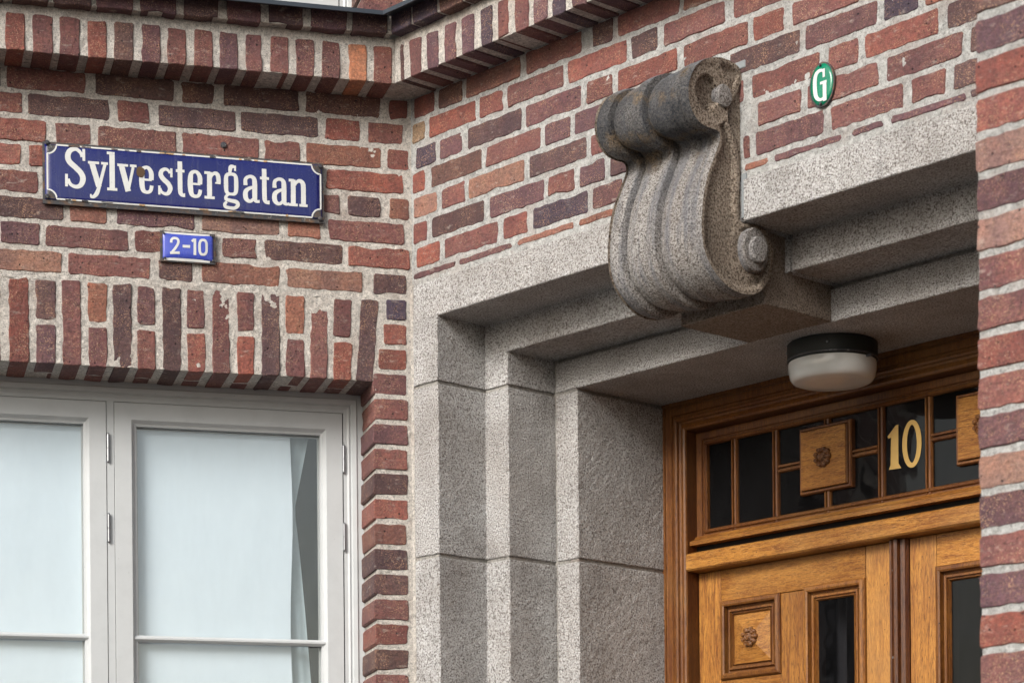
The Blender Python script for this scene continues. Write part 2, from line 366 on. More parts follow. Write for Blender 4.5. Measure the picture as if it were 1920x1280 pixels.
M_PANEL = wood_material('light_oak_panel', 'x', 0.98, flake=0.3)
M_BLUE = enamel_material('blue_enamel', (0.006, 0.010, 0.105)); M_BLUE2 = enamel_material('bright_blue_enamel', (0.05, 0.075, 0.42))
M_GREEN = enamel_material('green_enamel', (0.0, 0.17, 0.09)); M_WHITE = enamel_material('white_enamel', (0.58, 0.585, 0.57))
M_CHIP = flat('rust_stained_primer', (0.46, 0.30, 0.16), 0.8); M_RUST = metal_dark('rusty_steel_edge'); M_SCREW = metal_dark('dark_screw', (0.05, 0.05, 0.06), (0.10, 0.09, 0.09), 0.3)
M_FLASH = flat('dark_sheet_metal', (0.035, 0.045, 0.06), 0.45, metal=0.2, spec=0.5)
M_LEAD = flat('grey_lead', (0.24, 0.26, 0.27), 0.55)
M_PAINT = painted('off_white_paint', (0.50, 0.52, 0.53)); M_PAINTG = painted('grey_white_paint', (0.40, 0.39, 0.37))
M_STEEL = MT('brushed_steel', 0.28, metal=0.9, col=(0.30, 0.31, 0.33)).m
M_GLASS = glass_material('window_glass', 1.75, (0.97, 0.99, 1.0), 0.02, (0.62, 0.68, 0.72), 0.002)
M_DGLASS = glass_material('door_glass', 1.34, (0.45, 0.45, 0.47), 0.02, (0.22, 0.22, 0.24), 0.003)
M_GOLD = flat('gold_leaf_paint', (0.62, 0.40, 0.13), 0.5)
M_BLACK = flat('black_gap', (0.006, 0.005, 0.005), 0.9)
M_BLIND = flat('white_blind_cloth', (0.66, 0.72, 0.76), 0.9, var=0.03); M_CURT = flat('sheer_curtain_cloth', (0.50, 0.58, 0.60), 0.9)
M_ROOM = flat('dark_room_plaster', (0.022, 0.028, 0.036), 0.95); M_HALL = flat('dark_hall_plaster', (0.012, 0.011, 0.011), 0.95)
M_LBASE = flat('black_lamp_base', (0.012, 0.015, 0.014), 0.5, spec=0.4)

# ------------------------------------------------------------------ ground and street
gd = MT('paving_stone', 0.9, spec=0.2); gv = gd.coords((1, 1, 1), False)
gd.base(gd.mix(gd.ramp(gd.noise(gv, 3, 5), [(0.3, 0), (0.7, 1)]), (0.15, 0.135, 0.115), (0.21, 0.19, 0.165)))
FW = Frame(1, 0)
ga_ = MT('asphalt', 0.9, spec=0.2); gw_ = ga_.coords((1, 1, 1), False)
ga_.base(ga_.mix(ga_.ramp(ga_.noise(gw_, 40, 5), [(0.3, 0), (0.7, 1)]), (0.04, 0.038, 0.036), (0.075, 0.07, 0.065)))
g = add('ground', ([(-400, -400, -0.15), (400, -400, -0.15), (400, 400, -0.15), (-400, 400, -0.15)], [(0, 1, 2, 3)]), ga_.m, None, o=(0, 0, -0.15), fr=FW, kind='structure')
pv = add('pavement', box(-14, 14, 3.2, 9.5, -0.15, 0.0), gd.m, None, o=(0, 0, 0), fr=FW, kind='structure')

# ------------------------------------------------------------------ bricks
BC = {'r': (0.200, 0.082, 0.075), 'R': (0.255, 0.086, 0.068), 'd': (0.112, 0.062, 0.063), 'p': (0.150, 0.074, 0.084), 'n': (0.070, 0.052, 0.080),
      'o': (0.285, 0.122, 0.088), 'b': (0.150, 0.080, 0.068), 'l': (0.33, 0.185, 0.145), 'T': (0.34, 0.215, 0.12), 'O': (0.44, 0.195, 0.115)}
def bcol(c):
    a = BC[c]; k = random.uniform(0.86, 1.15); q = random.uniform(-0.07, 0.07)
    return (a[0] * k * (1 + q), a[1] * k, a[2] * k * (1 - q))
def brick_geo(x0, x1, y0, y1, z0, z1, chip=0.0016, rad=0.0045, lean=0.0):
    """rounded, slightly ragged block; front face at y0 (towards the street); lean shears the top sideways"""
    pts = []; r = min(rad, (x1 - x0) * 0.3, (z1 - z0) * 0.3)
    def seg(a, b):
        L_ = math.dist(a, b); n = max(1, int(L_ / 0.021))
        return [(a[0] + (b[0] - a[0]) * i / n, a[1] + (b[1] - a[1]) * i / n) for i in range(n)]
    c = [(x0 + r, z0), (x1 - r, z0), (x1, z0 + r), (x1, z1 - r), (x1 - r, z1), (x0 + r, z1), (x0, z1 - r), (x0, z0 + r)]
    for i in range(8): pts += seg(c[i], c[(i + 1) % 8])
    j = [(p[0] + random.uniform(-chip, chip), p[1] + random.uniform(-chip, chip)) for p in pts]
    cx, cz = (x0 + x1) / 2, (z0 + z1) / 2
    if random.random() < 0.45:                       # a broken corner or edge
        k = random.randrange(len(j)); a_ = random.uniform(0.003, 0.008)
        for q_, f_ in ((k, 1.0), (k - 1, 0.6), ((k + 1) % len(j), 0.5)):
            v_ = Vector((cx - j[q_][0], cz - j[q_][1])); v_.x *= 0.35; v_ = v_.normalized() * a_ * f_; j[q_] = (j[q_][0] + v_.x, j[q_][1] + v_.y)
    tilt = random.uniform(-0.0012, 0.0012); tw = random.uniform(-0.0012, 0.0012)
    def ins(p, d):
        v = Vector((cx - p[0], cz - p[1])); q = Vector((min(abs(v.x), d) * (1 if v.x > 0 else -1), min(abs(v.y), d) * (1 if v.y > 0 else -1)))
        return (p[0] + q.x, p[1] + q.y)
    V = []
    for dd, yy in ((0.0022, y0), (0.0, y0 + 0.0032), (0.0, y1)):
        for p in j:
            q = ins(p, dd); o = tilt * (q[0] - cx) / 0.12 + tw * (q[1] - cz) / 0.03 if yy < y1 else 0
            V.append((q[0] + lean * (q[1] - z0), yy + o, q[1]))
    n = len(j); F_ = [tuple(range(n - 1, -1, -1)), tuple(range(2 * n, 3 * n))]
    for k in (0, 1):
        for i in range(n): a, b = k * n + i, k * n + (i + 1) % n; F_.append((a, b, b + n, a + n))
    return V, F_
def brick(parent, x0, x1, z0, z1, col, y0=0.0, depth=0.11, proud=None, lean=0.0, chip=0.0016):
    if x1 < x0: x0, x1 = x1, x0
    if proud is None: proud = random.uniform(0.0018, 0.0034)
    return add('brick', brick_geo(x0, x1, y0 - proud, y0 + depth, z0, z1, chip, lean=lean), M_BRICK, parent, color=bcol(col), recalc=False)
def mortar(parent, x0, x1, z0, z1, y0=0.0, thick=0.2, step=0.0065, amp=0.0019, mat=None, name='mortar_bed', seed=0.0):
    nx, nz = max(1, round((x1 - x0) / step)), max(1, round((z1 - z0) / step)); V, F_ = [], []
    for j in range(nz + 1):
        for i in range(nx + 1):
            x, z = x0 + (x1 - x0) * i / nx, z0 + (z1 - z0) * j / nz
            h = noise.noise(Vector((x * 38 + seed, z * 38, 3.1))) * 1.1 + noise.noise(Vector((x * 95, z * 95 + seed, 9.7))) * 0.8
            V.append((x, y0 + h * amp, z))
    for j in range(nz):
        for i in range(nx): a = j * (nx + 1) + i; F_.append((a, a + 1, a + nx + 2, a + nx + 1))
    per = [i for i in range(nx)] + [j * (nx + 1) + nx for j in range(nz)] + [nz * (nx + 1) + i for i in range(nx, 0, -1)] + [j * (nx + 1) for j in range(nz, 0, -1)]
    b0 = len(V)
    for i in per: V.append((V[i][0], y0 + thick, V[i][2]))
    m = len(per)
    for i in range(m): F_.append((per[(i + 1) % m], per[i], b0 + i, b0 + (i + 1) % m))
    F_.append(tuple(b0 + i for i in range(m)))
    return add(name, (V, F_), mat or M_MORT, parent, recalc=False)

ROWB = [4.110, 4.037, 3.961, 3.889, 3.814, 3.739, 3.665, 3.588]; BH = 0.061
# ---- left wall -------------------------------------------------------------
WL = thing('brick_wall', 'red brick wall with pale mortar joints carrying the blue street sign above the white window', 'wall', FL, (0, 0, 0))
rowsL = [
 [(12,160,'r'),(178,325,'b'),(340,402,'b'),(420,560,'d'),(572,713,'b'),(730,765,'R')],
 [(-100,41,'r'),(52,204,'d'),(220,281,'r'),(296,441,'d'),(452,597,'d'),(610,675,'R'),(690,756,'r')],
 [(-62,86,'R'),(104,170,'r'),(184,330,'r'),(342,485,'r'),(496,562,'r'),(574,714,'o'),(725,766,'R')],
 [(-22,40,'R'),(54,118,'R'),(130,275,'r'),(290,350,'r'),(362,505,'r'),(518,598,'r'),(612,756,'R')],
 [(-78,72,'r'),(86,145,'r'),(158,300,'r'),(314,380,'r'),(392,535,'r'),(547,637,'r'),(652,713,'d'),(730,767,'o')],
 [(-40,119,'d'),(132,200,'o'),(218,365,'p'),(380,525,'l'),(540,601,'o'),(616,757,'r')],
 [(-80,-12,'r'),(1,75,'p'),(86,240,'r'),(252,316,'r'),(328,405,'r'),(417,482,'r'),(497,642,'d'),(652,771,'R')],
 [(-35,116,'l'),(129,282,'r'),(297,360,'d'),(378,524,'o'),(537,680,'l'),(700,762,'d')]]
tail = 'rrdpRbrdrR'
def fill_left(parent, xs, zb, zt, x_end, y0=0.0):
    x = xs; k = random.randint(0, 1)
    while x > x_end:
        wd = 0.118 if k % 2 else 0.245
        brick(parent, x - wd - 0.016, x - 0.016, zb, zt, random.choice(tail), y0); x -= wd + 0.016; k += 1
for zb, row in zip(ROWB, rowsL):
    zc = zb + BH / 2; first = None
    for a, b, c in row:
        xa, xb = atz(onL, a, zc), min(atz(onL, b, zc), -0.006)
        if first is None: first = xa
        brick(WL, xa, xb, zb + random.uniform(-.001, .001), zb + BH + random.uniform(-.001, .001), c, chip=0.0022)
    fill_left(WL, first, zb, zb + BH, -1.75)
# column of bricks between window and corner
jamb = [(724,762,'n'),(719,762,'R'),(710,762,'R'),(701,762,'r'),(701,765,'r'),(701,765,'p'),(701,764,'r'),(701,765,'d'),(701,765,'R'),(703,762,'o'),(703,764,'d'),(703,766,'d'),(703,766,'r'),(703,766,'R'),(703,766,'b'),(703,766,'r'),(703,766,'d'),(703,766,'r')]
for i, (a, b, c) in enumerate(jamb):
    zb = 3.5135 - 0.0745 * i; zc = zb + BH / 2
    xa = atz(onL, a, zc) if i < 3 else -0.1235
    brick(WL, xa + (0 if i < 3 else random.uniform(-.002, .001)), atz(onL, b, zc), zb, zb + BH, c, depth=0.11 if i < 3 else 0.19, chip=0.0013)
mortar(WL, -1.80, 0.0, 3.568, 4.20, seed=1, thick=0.19)
mortar(WL, -0.128 + 0.012, 0.0, 2.15, 3.568, seed=5, thick=0.188)
# soldier course over the window
arch = add('window_arch', box(-1.50, -0.112, 0.0025, 0.186, 3.3275, 3.567), M_MORT, WL)
mortar(arch, -1.50, -0.112, 3.3285, 3.5695, seed=9, thick=0.0024)
sold = [(-84,-54,'r',0),(-36,-0.5,'r',1),(16,54,'R',0),(66,104,'d',1),(116,151,'r',0),(164,200,'o',1),(211,246,'d',0),(257,291,'p',1),(304,339,'d',0),(350,384,'r',1),(397,430,'r',0),(444,476,'r',1),(490,524,'d',0),(537,572,'o',1),(584,616,'r',0),(630,664,'r',1),(677,710,'d',0)]
for i, (a, b, c, half) in enumerate(sold):
    f = max(0.0, (a - 420) / 260.0); xa, xb = atz(onL, a, 3.57), atz(onL, b, 3.57); ln = 0.075 * f * f
    xa -= ln * 0.245; xb -= ln * 0.245
    if half:
        c2 = {'d': 'p', 'o': 'r', 'p': 'r', 'r': 'R'}[c]
        brick(arch, xa, xb, 3.4535, 3.566, c, lean=ln, depth=0.10, chip=0.002)
        brick(arch, xa, xb, 3.3255, 3.4385, c2, lean=ln, depth=0.105, chip=0.002)
        brick(arch, xa, xb, 3.3255, 3.40, 'r', y0=0.122, depth=0.062, lean=ln, chip=0.002)
    else: brick(arch, xa, xb, 3.3255, 3.570, c, lean=ln, depth=0.184, chip=0.002)
# wall left of the window, wall under it
mortar(WL, -2.6, -1.80, 2.15, 4.2, seed=15, step=0.02)
for k in range(27):
    zb = 4.110 - 0.0745 * k; o = 0.13 if k % 2 else 0
    for x0, x1 in ((-1.93 - o, -1.806), (-2.19 - o, -1.945 - o), (-2.45 - o, -2.205 - o)): brick(WL, x0, x1, zb, zb + BH, random.choice(tail), depth=0.1)
mortar(WL, -2.6, 0.0, 0.0, 1.70, seed=25, step=0.05, thick=0.3)
mortar(WL, -0.116, 0.0, 1.70, 2.15, seed=26, step=0.05, thick=0.19)
mortar(WL, -2.6, -1.80, 1.70, 2.15, seed=27, step=0.05, thick=0.19)

# ---- doorway wall ----------------------------------------------------------
WR = thing('brick_wall', 'red brick wall with white mortar joints above the granite doorway, with the green oval plate', 'wall', FR, (0, 0, 0))
rowsR = [
 [(776,815,'R'),(823,867,'b'),(874,976,'o'),(987,1091,'r'),(1111,1150,'d'),(1159,1274,'r'),(1282,1382,'o'),(1392,1440,'r'),(1450,1560,'r')],
 [(771,797,'T'),(805,892,'R'),(899,944,'R'),(952,1057,'r'),(1066,1176,'R'),(1184,1233,'d'),(1245,1359,'r'),(1376,1477,'r'),(1490,1545,'R'),(1556,1680,'d')],
 [(780,817,'n'),(825,867,'p'),(877,978,'d'),(987,1090,'p'),(1100,1149,'r'),(1159,1271,'R'),(1282,1402,'r'),(1412,1470,'R'),(1486,1610,'r'),(1622,1680,'d'),(1692,1822,'r')],
 [(773,797,'R'),(807,903,'b'),(911,1014,'r'),(1022,1070,'p'),(1077,1172,'p'),(1182,1232,'r'),(1244,1356,'d'),(1367,1500,'d'),(1510,1645,'p'),(1657,1722,'n'),(1735,1860,'o'),(1875,1935,'r')],
 [(776,819,'l'),(828,872,'r'),(879,983,'l'),(993,1100,'d'),(1108,1155,'r'),(1165,1270,'r'),(1282,1395,'r'),(1410,1537,'r'),(1553,1610,'r'),(1622,1760,'R'),(1776,1838,'d')],
 [(774,801,'R'),(810,908,'d'),(919,1021,'p'),(1028,1077,'r'),(1087,1135,'p'),(1144,1190,'d'),(1202,1306,'r'),(1318,1386,'r'),(1421,1502,'r'),(1514,1647,'r'),(1662,1807,'r'),(1820,1950,'d')],
 [(781,825,'R'),(834,934,'r'),(944,989,'R'),(1000,1102,'n'),(1112,1167,'p'),(1178,1240,'r'),(1250,1320,'r'),(1330,1388,'r'),(1394,1406,'r'),(1417,1545,'p'),(1558,1694,'r'),(1710,1773,'r'),(1788,1850,'d')],
 [(775,855,'p'),(861,960,'p'),(971,1076,'o'),(1085,1157,'o'),(1167,1240,'r'),(1250,1310,'r'),(1320,1388,'r'),(1397,1441,'o'),(1453,1579,'p'),(1598,1659,'p'),(1671,1811,'p')]]
for k, row in enumerate(rowsR):
    zb, zt = (ROWB[k], ROWB[k] + BH) if k < 7 else (3.6335, 3.652); zc = (zb + zt) / 2; last = 0
    for a, b, c in row:
        xa, xb = max(atz(onR, a, zc), 0.006), atz(onR, b, zc)
        if xa > 2.68: break
        brick(WR, xa, min(xb, 2.70), zb, zt, c, chip=0.0018, proud=random.uniform(0.0016, 0.0030)); last = xb
    while last < 2.60:
        wd = random.choice((0.118, 0.245)); brick(WR, last + 0.014, min(last + 0.014 + wd, 2.72), zb, zt, random.choice(tail)); last += wd + 0.014
mortar(WR, 0.0, 2.75, 3.612, 4.20, seed=31, mat=M_MORTW, thick=0.25, amp=0.0017)
mortar(WR, 2.30, 2.75, 0.0, 3.61, seed=33, step=0.03, thick=0.25)
for k in range(46):
    zb = 3.5595 - 0.0745 * k
    if zb > 0: brick(WR, 2.312 + (0.13 if k % 2 else 0), 2.55 + (0.13 if k % 2 else 0), zb, zb + BH, random.choice(tail))
# ---- cornice: upright bricks, a header row on top --------------------------
def cornice(parent, fr, fn, data, dataB, sgn, xend, up_y=0.02):
    P, PB = 0.125, 0.158; e = 0.0 if sgn < 0 else 0.0018
    k0 = P * 0.609; kb = PB * 0.609
    xa, xb = (-xend, -0.0) if sgn < 0 else (0.0, xend)
    core = add('cornice', box(xa, xb, -P + 0.004, 0.02 + e, 4.1735 + e, 4.302 + e), M_MORT, parent)
    mortar(core, *( (xa, -k0) if sgn < 0 else (k0, xb)), 4.1745, 4.3035, y0=-P + 0.0012, thick=0.0026, seed=41 if sgn < 0 else 43)
    add('mortar_bed', box(*((xa, -kb + .004) if sgn < 0 else (kb - .004, xb)), -PB + 0.003, 0.02 + e, 4.3045 + e, 4.37 + e), M_MORT, core)
    for a, b, c in data:
        u, v = atz(fn, a, 4.22, -P), atz(fn, b, 4.22, -P)
        if sgn < 0: v = min(v, -k0 - 0.002)
        else: u = max(u, k0 + 0.002)
        if abs(v - u) > 0.008: brick(core, u, v, 4.1705, 4.278, c, y0=-P, depth=0.142, chip=0.0018)
    for a, b, c in dataB:
        u, v = atz(fn, a, 4.33, -PB), atz(fn, b, 4.33, -PB)
        if sgn < 0: v = min(v, -kb - 0.002)
        else: u = max(u, kb + 0.002)
        if abs(v - u) > 0.008: brick(core, u, v, 4.3015, 4.366, c, y0=-PB, depth=0.17, chip=0.002)
    return core
cL = [(10,47,'R'),(61,99,'r'),(112,150,'r'),(164,200,'R'),(214,250,'b'),(265,301,'p'),(314,349,'r'),(364,399,'r'),(412,446,'p'),(461,491,'r'),(507,541,'r'),(555,589,'r'),(604,637,'r'),(654,688,'O'),(701,735,'r')]
for k in range(14): cL.append((10 - 51.5 * (k + 1), 47 - 51.5 * (k + 1), random.choice(tail)))
cLB = [(20,90,'d'),(100,172,'d'),(180,250,'p'),(263,330,'p'),(345,410,'d'),(425,488,'p'),(503,568,'d'),(583,650,'p'),(661,726,'d')]
for k in range(8): cLB.append((20 - 83 * (k + 1), 90 - 83 * (k + 1), random.choice('dpr')))
cR = [(751,757,'d'),(769,790,'r'),(801,822,'p'),(834,855,'p'),(866,889,'p'),(902,923,'n'),(934,953,'r'),(966,991,'r'),(1001,1027,'p'),(1036,1061,'n'),(1072,1100,'p')]
x = 1111
while x < 2000: cR.append((x, x + 28 + (x - 1111) * 0.012, random.choice('prdpr'))); x += 38 + (x - 1111) * 0.016
cRB = [(733,770,'n'),(774,818,'n'),(824,866,'d')]; x = 872
while x < 2000: cRB.append((x, x + 44, random.choice('dpn'))); x += 49 + (x - 872) * 0.012
COL_L = cornice(WL, FL, onL, cL, cLB, -1, 2.6); COL_R = cornice(WR, FR, onR, cR, cRB, 1, 2.72)

# ---- sheet metal flashing on the cornice -----------------------------------
def flashing(fr, sgn, ln, label):
    P = 0.212; k = P * 0.609
    prof = [(-P, 4.337), (-P, 4.349), (0.02, 4.402), (0.02, 4.39), (-P + 0.006, 4.345), (-P + 0.006, 4.337)]
    V = []
    for y, z in prof: V.append((sgn * max(-y, 0) * 0.609, y, z))
    for y, z in prof: V.append((sgn * ln, y, z))
    n = len(prof); F_ = [tuple(range(n)), tuple(range(n, 2 * n))] + [(i, (i + 1) % n, n + (i + 1) % n, n + i) for i in range(n)]
    return add('metal_flashing', (V, F_), M_FLASH, None, fr=fr, label=label, cat='flashing')
flashing(FL, -1, 2.6, 'dark sheet metal flashing capping the brick cornice under the upper window')
flashing(FR, 1, 2.72, 'dark sheet metal flashing capping the brick cornice above the doorway wall')

# ---- upper storey sliver ----------------------------------------------------
WU = thing('brick_wall', 'short piece of upper brick wall above the metal flashing, beside the upper window', 'wall', FL, (0, 0.0, 4.4))
mortar(WU, -0.135, 0.0, 4.38, 5.2, y0=0.0, seed=51, thick=0.18); mortar(WU, -2.6, -1.80, 4.38, 5.2, seed=52, step=0.03)
for k in range(10):
    zb = 4.412 + 0.0745 * k; brick(WU, -0.143, -0.02, zb, zb + BH, 'rdrb'[k % 4], depth=0.185)
    brick(WU, -2.05, -1.806, zb, zb + BH, 'rdrb'[(k + 1) % 4]); brick(WU, -2.31, -2.066, zb, zb + BH, 'rdrb'[(k + 2) % 4])
WU2 = thing('brick_wall', 'upper brick wall above the flashing on the doorway side, at the picture top', 'wall', FR, (0, 0, 4.4))
mortar(WU2, 0.0, 2.72, 4.38, 5.2, seed=53, thick=0.25, step=0.03)
for k in range(10):
    x = 0.02 if k % 2 else 0.006
    while x < 2.6: wd = 0.245 if (int(x * 10) + k) % 3 else 0.118; brick(WU2, x, x + wd, 4.412 + .0745 * k, 4.412 + .0745 * k + BH, random.choice(tail)); x += wd + 0.015

# ------------------------------------------------------------------ white casement window (left wall)
DW = 0.178
def casement(label, z0, z1, muntins, o, name='casement_window', with_hinges=True):
    W = thing(name, label, 'window', FL, o)
    X0, X1 = -1.80, -0.121
    add('frame', join(moulding(X0, X1, z0, z1, [(-0.004, -0.10), (-0.004, 0.0), (0.014, 0.0), (0.018, 0.004), (0.030, 0.002), (0.034, -0.005), (0.040, -0.002), (0.046, -0.006), (0.0565, -0.006), (0.0565, -0.05)], DW),
                      box(-0.891, -0.870, DW + 0.006, DW + 0.05, z0 + 0.056, z1 - 0.056)), M_PAINT, W)
    for ga, gb in ((-0.8705, -0.1765), (X0 + 0.055, -0.8905)): add('gap_shade_strip', moulding(ga, gb, z0 + 0.0555, z1 - 0.0555, [(0, -0.011), (0.006, -0.011), (0.006, -0.03)], DW), M_BLACK, W)  # black strips put in for the dark shade between sash and frame
    sl_ = []
    for x0, x1 in ((-0.8685, -0.1805), (X1 - (0.8685 - 0.1805) * 2 - 0.02 - 0.0595 - 0.003, -0.8925)):
        a, b = z0 + 0.0580, z1 - 0.0580
        S = add('sash', moulding(x0, x1, a, b, [(0, -0.045), (0, -0.0055), (0.001, -0.004), (0.050, -0.004), (0.052, -0.006), (0.056, -0.012), (0.060, -0.017), (0.0665, -0.019), (0.0665, -0.045)], DW), M_PAINT, W)
        for zm in muntins:
            pr = [(DW + 0.034, zm - 0.010), (DW + 0.019, zm - 0.010), (DW + 0.010, zm - 0.003), (DW + 0.010, zm + 0.002), (DW + 0.019, zm + 0.009), (DW + 0.034, zm + 0.009)]
            add('glazing_bar', prism(pr, x0 + 0.055, x1 - 0.055, 'yz'), M_PAINT, S)
        zs = [a + 0.0665] + sorted(muntins) + [b - 0.0665]
        for p, q in zip(zs[:-1], zs[1:]):
            add('pane', box(x0 + 0.062, x1 - 0.062, DW + 0.036, DW + 0.0385, p - 0.004, q + 0.004), M_GLASS, S)
        # inner spacer line of the double glazing
        add('glazing_spacer', moulding(x0 + 0.067, x1 - 0.067, a + 0.067, b - 0.067, [(0, -0.0405), (0.004, -0.0405), (0.004, -0.050)], DW), M_PAINTG, S)
        if with_hinges:
            hx = x1 + 0.006 if x1 > -0.5 else x1 + 0.008
            for hz in hz_list[x1 > -0.5]:
                add('hinge', rev([(0.0022, hz - 0.044), (0.0046, hz - 0.040), (0.0046, hz - 0.001), (0.0034, hz), (0.0046, hz + 0.001), (0.0046, hz + 0.040), (0.0022, hz + 0.044)], hx - 0.003, DW + 0.001, 14), M_STEEL, S, smooth=False)
    return W
hz_list = {True: [onL(646, 860, DW)[1], onL(648, 1006, DW)[1]], False: [onL(203, 839, DW)[1], onL(203, 989, DW)[1]]}
WIN = casement('white double casement window under the brick arch, with frosty reflections', 1.72, 3.3265, [2.571, 2.02], (-0.96, DW, 1.72))
hz_list = {True: [], False: []}
WIN2 = casement('bottom edge of the white upper window above the metal flashing', 4.41, 6.0, [5.3], (-0.96, DW, 4.41), with_hinges=False)
add('window_sill', box(-1.80, -0.118, -0.02, DW + 0.02, 1.66, 1.718, 0.004), M_GRAN, None, fr=FL, label='granite sill below the white casement window, under the picture edge', cat='sill')
# blind, curtain and the dark room behind
ye = DW + 0.050
bx = atz(onL, 546, 2.9, ye)
def wavy(x0, x1, z0, z1, y, nx, nz, edge=None, fold=0.006, fr_=9.0):
    V, F_ = [], []
    for j in range(nz + 1):
        z = z0 + (z1 - z0) * j / nz; xr = edge(z) if edge else x1
        for i in range(nx + 1):
            x = x0 + (xr - x0) * i / nx
            V.append((x, y + fold * math.sin(i / nx * fr_ * 2 * math.pi + z * 0.7) + 0.0015 * noise.noise(Vector((x * 12, z * 6, 1))), z))
    for j in range(nz):
        for i in range(nx): a = j * (nx + 1) + i; F_.append((a, a + 1, a + nx + 2, a + nx + 1))
    return V, F_
add('blind', wavy(-1.75, bx, 1.74, 3.262, ye, 60, 30, edge=lambda z: bx + 0.0045 * math.sin(z * 9), fold=0.0015, fr_=1.3), M_BLIND, None, fr=FL, smooth=True, label='plain white blind hanging behind the lower casement window', cat='blind')
def cedge(z):
    zt, zm, zb = onL(560, 812, ye)[1], onL(560, 955, ye)[1], onL(560, 1280, ye)[1]
    xt, xm, xb = atz(onL, 579, zt, ye + .03), atz(onL, 552, zm, ye + .03), atz(onL, 584, zb, ye + .03)
    return xm + (xt - xm) * ((z - zm) / (zt - zm)) if z > zm else xm + (xb - xm) * min(1.6, (zm - z) / (zm - zb)) ** 0.8
add('curtain', wavy(bx - 0.16, 0, 1.74, 3.262, ye + 0.03, 40, 40, edge=cedge, fold=0.004, fr_=4), M_CURT, None, fr=FL, smooth=True, label='pale sheer curtain gathered beside the white blind at the right edge of the window', cat='curtain')
def room(name, fr, x0, x1, y0, y1, z0, z1, mat):
    v, f = box(x0, x1, y0, y1, z0, z1); f = [q for q in f if q != (0, 1, 5, 4) and q != (0, 4, 5, 1)]
    o = add(name, (v, f), mat, None, fr=fr, kind='structure', recalc=False); return o
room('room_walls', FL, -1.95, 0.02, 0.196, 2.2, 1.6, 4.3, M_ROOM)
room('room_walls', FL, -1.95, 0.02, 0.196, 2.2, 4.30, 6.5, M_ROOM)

# ------------------------------------------------------------------ granite doorway
D1, D2, D3 = 0.186, 0.372, 0.739
T = [0.116, 0.216, 0.319]; Z = [3.507, 3.412, 3.315]; MC = 1.195 * 2
PORT = thing('granite_doorway', 'stepped grey granite door surround framing the recessed oak door', 'doorway', FR, (1.195, 0, 0))
j1, j2 = onR(800, 722)[1], onR(800, 1045)[1]
def rough_poly(poly, lo, hi, axes, mat, parent, name='granite_block', fine=0.03, amp=0.0011, bev=0.0025):
    v, f = prism(poly, lo, hi, axes); bm = bmesh.new(); vv = [bm.verts.new(p) for p in v]
    for q in f:
        bm.faces.new([vv[i] for i in q])
    bmesh.ops.recalc_face_normals(bm, faces=bm.faces)
    bmesh.ops.bevel(bm, geom=bm.edges[:], offset=bev, segments=1, profile=0.5, affect='EDGES')
    bmesh.ops.triangulate(bm, faces=[q for q in bm.faces if len(q.verts) > 4])
    for _ in range(5):
        es = [e for e in bm.edges if e.calc_length() > fine]
        if not es: break
        bmesh.ops.subdivide_edges(bm, edges=es, cuts=1, use_grid_fill=True)
        bmesh.ops.triangulate(bm, faces=[q for q in bm.faces if len(q.verts) > 4])
    for p in bm.verts:
        d = noise.noise_vector(p.co * 55) * amp + noise.noise_vector(p.co * 9) * amp * 0.8; p.co += d
    bm.verts.index_update(); g_ = ([tuple(p.co) for p in bm.verts], [tuple(p.index for p in q.verts) for q in bm.faces]); bm.free()
    return add(name, g_, mat, parent)
g2 = 0.004
outer = [(0.006, -0.004), (T[0], -0.004), (T[0], D1), (T[1] - 0.001, D1), (T[1] - 0.001, D2 + 0.03), (0.006, D2 + 0.03)]
inner = [(T[1] + 0.010, D2), (T[2], D2), (T[2], D3 + 0.12), (T[1] + 0.010, D3 + 0.12)]
jt = 0.0052
for a, b in ((0.0, 1.30), (1.30 + jt * 2, 2.20), (2.20 + jt * 2, j2 - jt), (j2 + jt, j1 - jt)):
    for pl in (outer, inner):
        m_ = M_GRAN
        rough_poly(pl, a, b, 'xy', m_, PORT); rough_poly([(MC - p, q) for p, q in pl][::-1], a, b, 'xy', m_, PORT, fine=0.2)
# lintel: outer stones (two steps) and inner stone, reaching down the jambs to the first joint
for poly, cut in (([(-0.004, 3.616), (-0.004, Z[0]), (D1, Z[0]), (D1, Z[1] + .001), (D2 + 0.03, Z[1] + .001), (D2 + 0.03, 3.616)], 0), ([(D2, Z[1] - 0.009), (D2, Z[2]), (D3 + 0.12, Z[2]), (D3 + 0.12, Z[1] - 0.009)], 1)):
    xs = ([0.006, 0.985, 1.325, MC - 0.006], [T[1] + 0.010, MC - T[1] - 0.010])[cut]
    for a, b in zip(xs[:-1], xs[1:]):
        rough_poly(poly, a + (0.004 if a > 0.5 and not cut else 0), b - (0.004 if b < 2 and not cut else 0), 'yz', M_GRAN, PORT, fine=0.035)
for sg in (0, 1):
    mir = (lambda pl: [(MC - p, q) for p, q in pl][::-1]) if sg else (lambda pl: pl)
    for pl, zt in (([(0.006, -0.004), (T[0], -0.004), (T[0], D1 + 0.004), (0.006, D1 + 0.004)], Z[0] + 0.004), ([(0.02, D1), (T[1] - 0.001, D1), (T[1] - 0.001, D2 + 0.03), (0.02, D2 + 0.03)], Z[1] + 0.004), (inner, Z[2] + 0.004)):
        if j1 + jt < zt - 0.01: rough_poly(mir(pl), j1 + jt, zt, 'xy', M_GRAN, PORT, bev=0.0015)
